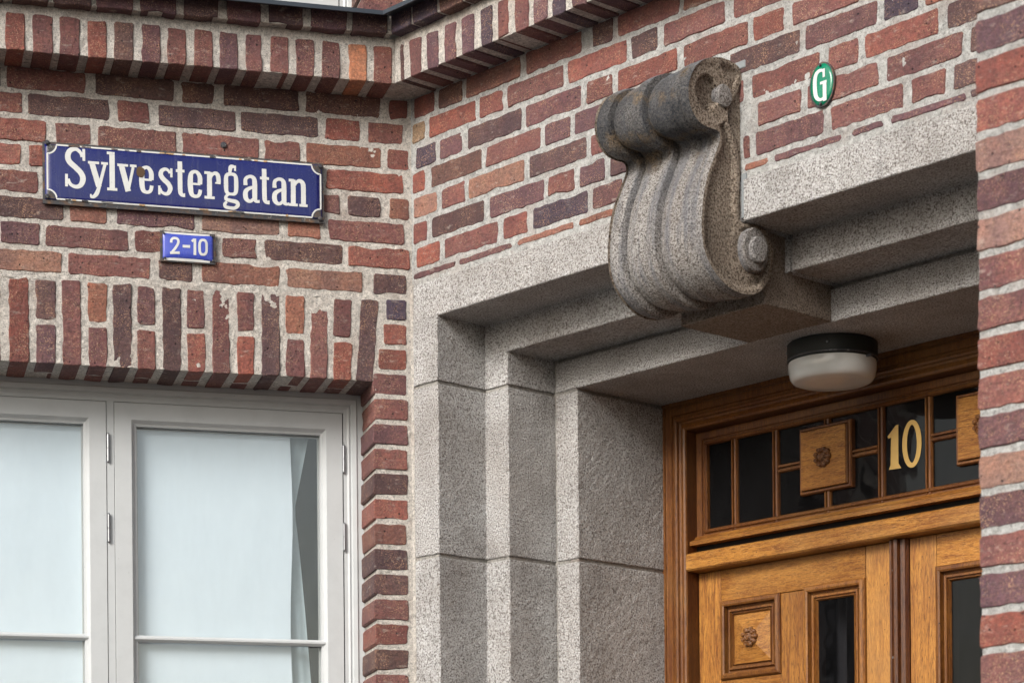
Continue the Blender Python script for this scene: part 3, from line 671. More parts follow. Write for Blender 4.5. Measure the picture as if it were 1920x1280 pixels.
# grey mortar in the joints
add('joint_mortar', join(box(T[1] - 0.006, T[1] + 0.016, D2 + 0.008, D2 + 0.05, 0, 3.42), box(T[1] - 0.004, MC - T[1], D2 + 0.012, D2 + 0.05, Z[1] - 0.014, Z[1] + 0.006),
    *[join(prism([(0.008, 0.001), (T[0] - 0.005, 0.001), (T[0] - 0.005, D1 + 0.005), (T[1] - 0.006, D1 + 0.005), (T[1] - 0.006, D2 + 0.02), (0.008, D2 + 0.02)], z - jt - .002, z + jt + .002, 'xy'),
           prism([(T[1] + 0.014, D2 + 0.005), (T[2] - 0.005, D2 + 0.005), (T[2] - 0.005, D3 + .1), (T[1] + 0.014, D3 + .1)], z - jt - .002, z + jt + .002, 'xy')) for z in (j1, j2, 2.20 + jt, 1.30 + jt)]), M_GRAY, PORT)
add('corner_pointing', box(-0.012, 0.0075, -0.006, 0.10, 0, 3.62, 0.002), M_MORT, PORT)
add('lintel_bedding', box(0.004, MC - 0.004, 0.0006, 0.2, 3.6145, 3.6285), M_MORTW, PORT)

# ------------------------------------------------------------------ carved scroll bracket
TB0, TB1 = 0.985, 1.325
SB = thing('scroll_bracket', 'weathered carved granite scroll bracket above the door, dark crust on its upper roll', 'bracket', FR, (1.155, 0, 3.6))
P_ = [side(x, y, TB1) for x, y in [(1391,150),(1386,128),(1366,113),(1337,108),(1310,119),(1295,145),(1291,175),(1297,205),(1312,229),(1332,240),(1347,246),(1350,262),(1341,290),(1327,330),(1319,370),(1316,410),(1317,445),(1325,480),(1343,513),(1368,539),(1397,551),(1422,548),(1440,528),(1448,497),(1449,466),(1441,440),(1426,425),(1408,420)]]
front = catmull(P_, 5)
PB_ = [side(x, y, TB1) for x, y in [(1392,418),(1385,404),(1385,370),(1387,330),(1384,290),(1375,255),(1366,228),(1364,212)]]
NW = 150; V, F_ = [], []
def rib(wv):
    """relief across the width: rolls at both ends, two coves, a raised middle band with fine quirks"""
    def arc(a, b, p=0.5): return math.sin(math.pi * (wv - a) / (b - a)) ** p if a < wv < b else 0
    h = -0.022
    if wv < 0.15: h += 0.024 * arc(-0.035, 0.20, 0.5)
    elif wv < 0.40: h += 0.003 + 0.014 * arc(0.13, 0.46, 0.8)
    elif wv < 0.53: h += 0.022 + 0.004 * arc(0.38, 0.56, 0.6)
    elif wv < 0.80: h += 0.006 + 0.013 * arc(0.50, 0.88, 0.8)
    else: h += 0.018 + 0.006 * arc(0.78, 1.03, 0.35)
    h -= 0.004 * max(0, 1 - abs(wv - 0.905) / 0.010)
    for g_ in (0.15, 0.40, 0.53, 0.80): h -= 0.010 * max(0, 1 - abs(wv - g_) / 0.010)
    return h
fn_ = []
for i, p in enumerate(front):
    a = front[max(i - 1, 0)]; b = front[min(i + 1, len(front) - 1)]; d = Vector((b[0] - a[0], b[1] - a[1])).normalized(); fn_.append((d.y, -d.x))
cxy = (sum(p[0] for p in front) / len(front), sum(p[1] for p in front) / len(front))
tp = side(1332, 172, TB1)
def nrm_out(i):                                  # outward normal: left of travel for this clockwise trace
    n = Vector(fn_[i]); return n
v0 = Vector((front[20][0] - tp[0], front[20][1] - tp[1]))
sgn_ = 1 if Vector(fn_[20]).dot(v0) > 0 else -1
for i, p in enumerate(front):
    n = Vector(fn_[i]) * sgn_; u = i / (len(front) - 1); fade = min(1, u * 12, (1 - u) * 9)
    for j in range(NW + 1):
        wv = j / NW; h = rib(wv) * fade
        dist_top = math.hypot(p[0] - tp[0], p[1] - tp[1]); bulge = 1.25 if dist_top < 0.11 else 1.3
        q = (p[0] + n.x * h * bulge, p[1] + n.y * h * bulge)
        jit = noise.noise(Vector((wv * 40, q[1] * 90, q[0] * 90))) * 0.0012
        V.append((TB0 + (TB1 - TB0) * wv, -(q[0] + n.x * jit), q[1] + n.y * jit))
for i in range(len(front) - 1):
    for j in range(NW): a = i * (NW + 1) + j; F_.append((a, a + 1, a + NW + 2, a + NW + 1))
body = add('scroll_body', (V, F_), M_SCROLL, SB, o=(1.155, 0, 3.6), recalc=True); smooth_by_angle(body, 50)
# carved side faces: triangulated outline with relief
outline = front + catmull(PB_, 4)
# eyes of the two volutes
e1, e2 = side(1357, 180, TB1), side(1409, 472, TB1)
def seg_dist(p, poly):
    best = 9
    for i in range(len(poly)):
        a, b = poly[i], poly[(i + 1) % len(poly)]; dx, dy = b[0] - a[0], b[1] - a[1]; L2 = dx * dx + dy * dy
        if L2 < 1e-12: continue
        t = max(0, min(1, ((p[0] - a[0]) * dx + (p[1] - a[1]) * dy) / L2)); best = min(best, math.hypot(p[0] - a[0] - t * dx, p[1] - a[1] - t * dy))
    return best
def inside(p, poly):
    c = False; n = len(poly)
    for i in range(n):
        a, b = poly[i], poly[(i + 1) % n]
        if (a[1] > p[1]) != (b[1] > p[1]) and p[0] < (b[0] - a[0]) * (p[1] - a[1]) / (b[1] - a[1]) + a[0]: c = not c
    return c
def sst(a, b, v): t = max(0, min(1, (v - a) / (b - a))); return t * t * (3 - 2 * t)
tc1 = (tp[0], tp[1])
def relief(n, z):
    h = -0.010 * sst(0.012, 0.020, seg_dist((n, z), outline))
    r = math.hypot(n - tc1[0], z - tc1[1]); th = math.atan2(z - tc1[1], n - tc1[0])
    if r < 0.085:                                    # upper volute: band curling in to a deep hollow round the eye
        rs = 0.056 - 0.020 * ((th + math.pi * 0.6) % (2 * math.pi)) / (2 * math.pi)
        h = -0.003 * sst(0.078, 0.070, r) - 0.017 * sst(rs, rs - 0.008, r)
    r2 = math.hypot(n - e2[0], z - e2[1])
    if r2 < 0.085:
        h += 0.004 * sst(0.085, 0.066, r2)
    return h
n0, n1 = min(p[0] for p in outline), max(p[0] for p in outline); z0_, z1_ = min(p[1] for p in outline), max(p[1] for p in outline)
pts = [Vector(p) for p in outline]; stp = 0.0048; zz = z0_
while zz < z1_:
    nn = n0
    while nn < n1:
        q = (nn + random.uniform(-.0008, .0008), zz + random.uniform(-.0008, .0008))
        if inside(q, outline) and seg_dist(q, outline) > 0.003: pts.append(Vector(q))
        nn += stp
    zz += stp
res = delaunay_2d_cdt(pts, [(i, (i + 1) % len(outline)) for i in range(len(outline))], [], 1, 1e-6)
for ts, s_ in ((TB1, 1), (TB0, -1)):
    V = [(ts + s_ * (relief(p.x, p.y) if seg_dist(p, outline) > 1e-4 else 0), -p.x, p.y) for p in res[0]]
    sf = add('carved_side', (V, [tuple(f) for f in res[2]]), M_SIDE, SB, o=(1.155 + s_ * .17, 0, 3.6), recalc=True); smooth_by_angle(sf, 60)
for (en, ez), r, t_a, t_b in ((side(1357, 180, TB1), 0.027, -0.03, 0.006), ((e2[0] - 0.002, e2[1] + 0.003), 0.052, -0.02, 0.016), (e2, 0.031, 0.0, 0.030)):
    for s_, ts in ((1, TB1), (-1, TB0)):
        seg = 24; V = []; F_ = []
        for rr, hh in ((r * 1.02, t_a), (r * 1.0, t_b - 0.003), (r * 0.93, t_b), (r * 0.45, t_b + 0.0012), (0.0001, t_b + 0.0015)):
            for i in range(seg): a = 2 * math.pi * i / seg; V.append((ts + s_ * hh, -(en + rr * math.cos(a) * 0.95), ez + rr * 1.1 * math.sin(a)))
        for k in range(4):
            for i in range(seg): a, b = k * seg + i, k * seg + (i + 1) % seg; F_.append((a, b, b + seg, a + seg))
        ob = add('volute_eye', (V, F_), M_SCROLL, SB, recalc=True); smooth_by_angle(ob, 22)
# rear slab against the wall and the block under the scroll
zt = side(1393, 126, TB1)[1]; zb = side(1393, 430, TB1)[1]
rough_poly([(0.03, zb - 0.02), (-0.004, zb - 0.02), (-0.035, zb + 0.12), (-0.030, zt - 0.18), (-0.050, zt - 0.10), (-0.045, zt - 0.02), (-0.010, zt), (0.03, zt)], TB0 + 0.006, TB1 - 0.006, 'yz', M_SIDE, SB, 'rear_slab')
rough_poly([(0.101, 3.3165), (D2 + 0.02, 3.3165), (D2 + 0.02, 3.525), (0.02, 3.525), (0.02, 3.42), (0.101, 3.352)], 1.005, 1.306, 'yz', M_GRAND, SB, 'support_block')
add('wall_pointing', box(TB1 - 0.002, TB1 + 0.016, -0.003, 0.03, Z[0] + 0.01, 3.63), M_LEAD, SB)
lx, lz = onR(1383, 124); add('lead_flashing', box(lx - 0.030, lx + 0.030, -0.005, 0.01, lz - 0.012, lz + 0.008, 0.002), M_LEAD, SB)

# ------------------------------------------------------------------ oak door
TL, TR_ = T[2] - 0.004, MC - T[2] + 0.004
DOOR = thing('entrance_door', 'varnished oak double entrance door with glazed transom, recessed in the granite doorway', 'door', FR, (1.195, D3, 0))
# outer frame: a run of mouldings mitred at the top corners
def arch_frame(x0, x1, zt, prof, y, zb=0.0):
    V, F_ = [], []
    for ins, h in prof: V += [(x0 + ins, y - h, zb), (x0 + ins, y - h, zt - ins), (x1 - ins, y - h, zt - ins), (x1 - ins, y - h, zb)]
    for k in range(len(prof) - 1):
        for i in range(3): a = 4 * k + i; F_.append((a, a + 1, a + 5, a + 4))
    return V, F_
fp = [(0, -0.05), (0, 0.0), (0.010, 0.0), (0.012, -0.005), (0.016, -0.006), (0.019, -0.001), (0.040, -0.001), (0.043, -0.007), (0.048, -0.007), (0.050, -0.001), (0.056, 0.001), (0.061, -0.003), (0.063, -0.011), (0.070, -0.013), (0.076, -0.009), (0.084, -0.006), (0.090, -0.009), (0.092, -0.014)]
fr_o = add('door_frame', arch_frame(TL, TR_, Z[2] + 0.001, fp, D3), M_WMOULD, DOOR)
add('frame_reveal', arch_frame(TL, TR_, Z[2] + 0.001, [(0.092, -0.014), (0.0925, -0.085), (0.12, -0.085)], D3), M_RED, fr_o)
iL, iR, iT = TL + 0.0925, TR_ - 0.0925, Z[2] - 0.0915
DT = 0.799
# transom window
tz0, tz1 = 2.868, iT
TW = add('transom_window', join(moulding(iL + 0.001, iR - 0.001, tz0 + 0.012, tz1 - 0.002, [(0, -0.03), (0, 0.004), (0.022, 0.004), (0.024, -0.001), (0.028, -0.001), (0.032, 0.006), (0.038, 0.007), (0.042, 0.001), (0.0425, -0.012)], DT)), M_WMOULD, DOOR)
gx0, gx1, gz0, gz1 = iL + 0.0435, iR - 0.0435, 2.906, iT - 0.0445
add('weather_bar', prism([(DT + 0.01, 2.908), (DT - 0.010, 2.901), (DT - 0.016, 2.893), (DT - 0.030, 2.888), (DT - 0.037, 2.884), (DT - 0.037, 2.872), (DT + 0.01, 2.872)], iL + 0.0005, iR - 0.0005, 'yz'), M_WX, TW)
zm = 3.062; c1, c2 = 0.927, 0.927 + 0.0
vx = [0.5605, 0.7265, 1.128, 1.298]
mirrored = [MC + 0.036 - x for x in vx[:2]][::-1]
bars = [(x, gz0, gz1) for x in vx + mirrored]
cA = (vx[1] + vx[2]) / 2; cB = (vx[3] + mirrored[0]) / 2; hb = 0.0865
bz0, bz1 = 2.980, 3.152
for c in (cA, cB): bars += [(c, gz0, bz0), (c, bz1, gz1)]
def bar_prof(c, axis):
    r = [(-0.012, 0.012), (-0.012, 0.004), (-0.009, -0.002), (-0.0035, -0.003), (-0.002, 0.007), (0.002, 0.007), (0.0035, -0.003), (0.009, -0.002), (0.012, 0.004), (0.012, 0.012)]
    return [(c + a, DT + b) for a, b in r] if axis == 'v' else [(DT + b, c + a) for a, b in r]
for x, a, b in bars: add('glazing_bar', prism(bar_prof(x, 'v'), a, b, 'xy'), M_WMOULD, TW)
for c, l, r in ((cA, vx[1], vx[2]), (cB, vx[3], mirrored[0])):
    add('glazing_bar', prism(bar_prof(zm, 'h'), l + 0.012, c - hb, 'yz'), M_WMOULD, TW); add('glazing_bar', prism(bar_prof(zm, 'h'), c + hb, r - 0.012, 'yz'), M_WMOULD, TW)
    add('square_block', join(box(c - hb, c + hb - 0.004, DT - 0.016, DT + 0.0, bz0 - 0.001, bz1 - 0.001, 0.0015)), M_PANEL, TW)
    add('block_moulding', join(moulding(c - hb - 0.012, c + hb + 0.012, bz0 - 0.013, bz1 + 0.011, [(0, -0.012), (0, 0.004), (0.003, 0.009), (0.008, 0.009), (0.010, 0.003), (0.0125, 0.003), (0.014, 0.009), (0.0165, 0.010)], DT)), M_WMOULD, TW)
# panes of the transom, one between each pair of bars
edges = [gx0] + vx + mirrored + [gx1]
for a, b in zip(edges[:-1], edges[1:]):
    mid = (a + b) / 2
    if abs(mid - cA) < 0.05 or abs(mid - cB) < 0.05:
        for p, q in ((a, mid), (mid, b)):
            for u, v in ((gz0, zm), (zm, gz1)): add('pane', box(p + 0.001, q - 0.001, DT + 0.0085, DT + 0.011, u + .0005, v - .0005), M_DGLASS, TW)
    else: add('pane', box(a + 0.001, b - 0.001, DT + 0.0085, DT + 0.011, gz0, gz1), M_DGLASS, TW)
# gilded house number on its pane
def onT(x, y): return onR(x, y, DT + 0.008)
n10 = []
one = [onT(x, y) for x, y in [(1664.5,818),(1680,797),(1684.5,795.5),(1684.8,868),(1690,877),(1667,880.5),(1670,872),(1671,820),(1666,822)]]
n10.append(prism(one, DT + 0.0072, DT + 0.0078, 'xz'))
zc_ = onT(1710, 831.5); rx, rz = (onT(1727.5, 826)[0] - onT(1692.5, 837)[0]) / 2, 0.0685
zr = [(zc_[0] + math.cos(a) * rx * 0.78, zc_[1] + math.sin(a) * rz * 0.89) for a in [i * math.pi / 20 for i in range(40)]]
n10.append(ribbon(zr, [rx * (0.40 + 0.09 * abs(math.cos(i * math.pi / 20))) for i in range(40)], DT + 0.0078, DT + 0.0072, True))
add('house_number', join(*n10), M_GOLD, TW, label='gilded numeral 10 painted on the glass')
# rosettes
def rosette(c, z, y, r, parent):
    seg, rings = 72, 12; V, F_ = [], []
    for k in range(rings + 1):
        q = k / rings
        for i in range(seg):
            a = 2 * math.pi * i / seg; pet = abs(math.cos(4.5 * a)); R_ = r * (0.86 + 0.14 * pet ** 0.6) * q
            h = 0.004
            if q > 0.42: h = 0.013 * (0.12 + 0.88 * pet ** 0.6) * math.sin(math.pi * min(1, (q - 0.42) / 0.60)) ** 0.5 + 0.004 - 0.006 * (abs((q - 0.75)) < 0.12) * pet
            elif q > 0.34: h = 0.001
            elif q > 0.24: h = 0.016
            else: h = 0.009 + 0.007 * math.cos(q / 0.24 * 1.5)
            V.append((c + R_ * math.cos(a), y - h if k < rings else y + 0.002, z + R_ * math.sin(a)))
    for k in range(rings):
        for i in range(seg): a, b = k * seg + i, k * seg + (i + 1) % seg; F_.append((a, b, b + seg, a + seg))
    ob = add('rosette', (V, F_), M_ROS, parent, smooth=True); return ob
rosette(cA, 3.066, DT - 0.016, 0.031, TW); rosette(cB, 3.066, DT - 0.016, 0.031, TW)
# transom bar between glass and leaves
DB = 0.745
add('transom_rail', prism([(DB, 2.797), (DB, 2.8405), (DB + 0.004, 2.8445), (DB + 0.03, 2.852), (DT + 0.02, 2.852), (DT + 0.02, 2.79), (DB + 0.006, 2.792)], iL + 0.0005, iR - 0.0005, 'yz'), M_WX, DOOR)
add('draught_gap', box(iL, iR, DT - 0.005, DT + 0.02, 2.8525, 2.8715), M_BLACK, DOOR)
# leaves
DLF = 0.800; leafT = 2.789
sp = [(0, 0.0), (0.001, 0.006), (0.005, 0.011), (0.014, 0.013), (0.019, 0.010), (0.021, -0.007), (0.026, -0.008), (0.030, 0.002), (0.036, 0.002), (0.038, -0.006), (0.041, -0.006), (0.044, 0.001), (0.047, -0.008)]
def leaf(x0, x1, flip):
    X = lambda a: (x0 + (a - 0.408)) if not flip else (x1 - (a - 0.408))
    def rng(a, b): p, q = X(a), X(b); return (min(p, q), max(p, q))
    a, b = rng(0.409, 1.163)
    L_ = add('door_leaf', box(a, b, DLF + 0.012, DLF + 0.045, 0.02, leafT), M_RED, DOOR)
    def bd(name, p, q, z0, z1, mat, dy=0.0): s_, e_ = rng(p, q); return add(name, box(s_, e_, DLF + dy, DLF + 0.03, z0, z1, 0.0012), mat, L_)
    bd('stile', 0.4095, 0.5005, 0.02, leafT, M_WZ); bd('stile', 1.0685, 1.1615, 0.02, leafT, M_WZ, 0.0008)
    bd('top_rail', 0.502, 1.0665, 2.692, leafT, M_WX); bd('middle_stile', 0.742, 0.836, 0.32, 2.690, M_WZ)
    for z0, z1, k in ((2.452, 2.694, 0), (2.18, 2.42, 1), (1.91, 2.15, 1), (1.64, 1.88, 1), (1.1, 1.6, 1), (0.5, 1.0, 1)):
        s_, e_ = rng(0.5035, 0.745)
        mo = add('panel_moulding', moulding(s_, e_, z0, z1, sp, DLF), M_LMOULD, L_)
        c0, c1_, cm, cz = s_ + 0.045, e_ - 0.045, (s_ + e_) / 2, (z0 + z1) / 2
        add('panel', ([(c0, DLF + 0.007, z0 + .045), (c1_, DLF + 0.007, z0 + .045), (c1_, DLF + 0.007, z1 - .045), (c0, DLF + 0.007, z1 - .045), (cm, DLF - 0.010, cz)], [(0, 1, 4), (1, 2, 4), (2, 3, 4), (3, 0, 4)]), M_PANEL, L_)
        if not flip or True: rosette_small(cm, cz, DLF - 0.006, 0.030, L_)
        s2, e2_ = rng(0.502, 0.741); add('rail', box(s2, e2_, DLF, DLF + 0.03, z0 - 0.030, z0 - 0.0005, 0.001), M_WX, L_)
    s_, e_ = rng(0.836, 1.0685)
    add('window_moulding', moulding(s_, e_, 0.9, 2.699, sp, DLF), M_LMOULD, L_)
    add('pane', box(s_ + 0.045, e_ - 0.045, DLF + 0.008, DLF + 0.011, 0.94, 2.655), M_DGLASS, L_)
    add('bottom_board', box(rng(0.502, 1.0665)[0], rng(0.502, 1.0665)[1], DLF + 0.001, DLF + 0.03, 0.02, 0.42), M_WX, L_)
    return L_
def rosette_small(c, z, y, r, parent): return rosette(c, z, y, r, parent)
# open the glazed part of the leaf backing by building it from two boards instead of one slab
LA = leaf(0.408, 1.163, False); LB = leaf(1.227, 1.982, True)
for L_, (ga, gb) in ((LA, (0.879, 1.0255)), (LB, (1.3645, 1.511))):
    a, b = (0.409, 1.162) if L_ is LA else (1.228, 1.981)
    v, f = join(box(a, ga, DLF + 0.012, DLF + 0.045, 0.02, leafT), box(gb, b, DLF + 0.012, DLF + 0.045, 0.02, leafT), box(ga, gb, DLF + 0.012, DLF + 0.045, 2.657, leafT), box(ga, gb, DLF + 0.012, DLF + 0.045, 0.02, 0.94))
    me = mesh_of('door_leaf', [(p[0] - ORG[L_][1][0], p[1] - ORG[L_][1][1], p[2] - ORG[L_][1][2]) for p in v], f, M_RED); L_.data = me
cv = add('cover_strip', prism([(1.163, DLF + 0.02), (1.163, DLF - 0.004), (1.166, DLF - 0.009), (1.1675, DLF - 0.016), (1.172, DLF - 0.021), (1.178, DLF - 0.020), (1.181, DLF - 0.013), (1.184, DLF - 0.022), (1.192, DLF - 0.027), (1.200, DLF - 0.022), (1.203, DLF - 0.010), (1.210, DLF - 0.006), (1.214, DLF - 0.014), (1.220, DLF - 0.012), (1.2265, DLF - 0.001), (1.2265, DLF + 0.02)], 0.02, leafT, 'xy'), M_RED, DOOR)
for py in (1069, 1232):
    q = onR(1677, py, DLF - 0.012); add('screw', disc_out(q[0] + 0.002, q[1], DLF - 0.0175, 0.0045, 0.003), M_STEEL, cv)
# hall behind the door, pale strip seen through the leaf window
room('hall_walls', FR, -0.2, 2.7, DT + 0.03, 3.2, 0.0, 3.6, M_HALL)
ha, hbb = atz(onR, 1566, 2.5, DLF + 0.12), atz(onR, 1590, 2.5, DLF + 0.12)
add('hall_curtain', wavy(ha, hbb, 0.9, 2.70, DLF + 0.12, 16, 4, fold=0.006, fr_=1.5), flat('grey_hall_cloth', (0.42, 0.42, 0.40), 0.9), None, fr=FR, smooth=True, label='narrow grey curtain strip seen through the glass of the left door leaf', cat='curtain')

# ------------------------------------------------------------------ ceiling lamp
lc = (1.156, 0.555)
LAMP = thing('ceiling_lamp', 'round ceiling lamp with black base and milky glass, fixed under the doorway soffit', 'lamp', FR, (lc[0], lc[1], 3.315))
o_ = add('lamp_base', rev([(0.122, 3.3155), (0.126, 3.312), (0.126, 3.268), (0.1235, 3.262), (0.118, 3.261)], *lc), M_LBASE, LAMP); smooth_by_angle(o_, 40)
mg = MT('milky_glass', 0.16, spec=0.5, col=(0.66, 0.67, 0.66)); mg.b.inputs['Subsurface Weight'].default_value = 0.25; mg.b.inputs['Subsurface Radius'].default_value = (0.03, 0.03, 0.03)
gv_ = mg.coords(rnd=False); mg.base(mg.mix(mg.ramp(mg.noise(gv_, 12, 4), [(0.4, 0), (0.8, 0.3)]), (0.68, 0.69, 0.68), (0.48, 0.44, 0.38)))
o_ = add('glass_shade', rev([(0.118, 3.262), (0.1225, 3.261), (0.1235, 3.256), (0.1215, 3.235), (0.118, 3.219), (0.112, 3.210), (0.103, 3.2065), (0.060, 3.2055), (0.001, 3.2055)], lc[0], lc[1], 64), mg.m, LAMP); smooth_by_angle(o_, 40)
add('seam_ring', rev([(0.1265, 3.2655), (0.1272, 3.2665), (0.1272, 3.2690), (0.1262, 3.2700)], *lc), M_SCREW, LAMP)
for a_ in (2.6, 3.9, 5.3): add('screw', box(lc[0] + 0.1262 * math.cos(a_) - .003, lc[0] + 0.1262 * math.cos(a_) + .003, lc[1] + 0.1262 * math.sin(a_) - .003, lc[1] + 0.1262 * math.sin(a_) + .003, 3.288, 3.294, 0.001), M_STEEL, LAMP)
add('clip', box(lc[0] - 0.142, lc[0] - 0.122, lc[1] - 0.012, lc[1] - 0.004, 3.256, 3.262), M_SCREW, LAMP)
add('clip', box(lc[0] + 0.122, lc[0] + 0.140, lc[1] - 0.004, lc[1] + 0.004, 3.256, 3.262), M_SCREW, LAMP)

# ------------------------------------------------------------------ enamel plates
def plate(x0, x1, z0, z1, y, bow, nx=30, nz=14, th=0.003, rim=0.0):
    V, F_ = [], []
    for j in range(nz + 1):
        for i in range(nx + 1):
            u, v = i / nx, j / nz; b = bow * (1 - (2 * u - 1) ** 4) * (1 - (2 * v - 1) ** 4)
            V.append((x0 + (x1 - x0) * u, y - b, z0 + (z1 - z0) * v))
    n = len(V); V += [(a, y + th, c) for a, b, c in V]
    for j in range(nz):
        for i in range(nx):
            a = j * (nx + 1) + i; F_ += [(a, a + 1, a + nx + 2, a + nx + 1)]
    per = [i for i in range(nx)] + [j * (nx + 1) + nx for j in range(nz)] + [nz * (nx + 1) + i for i in range(nx, 0, -1)] + [j * (nx + 1) for j in range(nz, 0, -1)]
    m = len(per)
    for i in range(m): F_.append((per[i], per[(i + 1) % m], per[(i + 1) % m] + n, per[i] + n))
    F_.append(tuple(i + n for i in per)); return V, F_
YS = -0.016
sx0 = onL(80, 320, YS)[0]; sx1 = onL(607, 360, YS)[0]
zt_ = (onL(80, 262, YS)[1] + onL(607, 309, YS)[1]) / 2; zb_ = (onL(80, 380, YS)[1] + onL(607, 420, YS)[1]) / 2
SIGN = thing('street_sign', 'long blue enamel street sign reading Sylvestergatan, screwed to the brick wall', 'sign', FL, (sx0, YS, zb_))
add('rim', plate(sx0, sx1, zb_, zt_, YS, 0.0015, th=0.008), M_RUST, SIGN)
bw = 0.0085; Yp = YS - 0.0022
BOW = 0.0035
add('enamel_plate', plate(sx0 + 0.006, sx1 - 0.005, zb_ + 0.012, zt_ - 0.007, Yp, BOW, 40, 16, 0.001), M_BLUE, SIGN, smooth=True)
ex0, ex1, ez0, ez1 = sx0 + 0.006, sx1 - 0.005, zb_ + 0.012, zt_ - 0.007
def onplate(g_, lift, x0=ex0, x1=ex1, z0=ez0, z1=ez1, y=Yp, bow=BOW):   # lay a flat stroke mesh on the bowed plate
    v, f = g_; o2 = []
    for a, b, c in v:
        u, w_ = (a - x0) / (x1 - x0), (c - z0) / (z1 - z0); bb = bow * (1 - (2 * u - 1) ** 4) * (1 - (2 * w_ - 1) ** 4)
        o2.append((a, y - bb - lift + b, c))
    return o2, f
# white border line with hollow corners
bi = 0.010; rc = 0.026; bx0, bx1, bz0_, bz1_ = ex0 + bi * 0.7, ex1 - bi * 0.5, ez0 + bi * 0.25, ez1 - bi * 0.15
loop = []
for (cx_, cz_, a0) in ((bx0, bz0_, 90), (bx0, bz1_, 0), (bx1, bz1_, -90), (bx1, bz0_, -180)):
    arc_ = [(cx_ + rc * math.cos(math.radians(a0 - 90 * k / 8)), cz_ + rc * math.sin(math.radians(a0 - 90 * k / 8))) for k in range(9)]
    loop.append(arc_)
pth = []
for arc_ in (loop[0][::-1], loop[1][::-1], loop[2][::-1], loop[3][::-1]): pth += arc_
dens = []
for i in range(len(pth)):
    a, b = pth[i], pth[(i + 1) % len(pth)]; n = max(1, int(math.dist(a, b) / 0.03))
    dens += [(a[0] + (b[0] - a[0]) * k / n, a[1] + (b[1] - a[1]) * k / n) for k in range(n)]
add('border_line', onplate(ribbon(dens, 0.0045, 0.0004, 0.0, True), 0.0007), M_WHITE, SIGN)
# dark corner fields outside the hollow corners
for cx_, cz_, a0 in ((bx0, bz0_, 0), (bx0, bz1_, -90), (bx1, bz1_, 180), (bx1, bz0_, 90)):
    po = [(cx_, cz_)] + [(cx_ + (rc - .003) * math.cos(math.radians(a0 + 90 * k / 8)), cz_ + (rc - .003) * math.sin(math.radians(a0 + 90 * k / 8))) for k in range(9)]
    add('corner_patch', onplate(prism(po, 0.0, 0.0003, 'xz'), 0.0005), M_RUST, SIGN)
for i, (px, py) in enumerate(((88, 268), (88, 369), (600, 313), (600, 411))):
    q = onL(px, py, YS); add('screw', disc_out(q[0], q[1], YS - 0.002, 0.0068, 0.0075, 16), M_SCREW, SIGN)
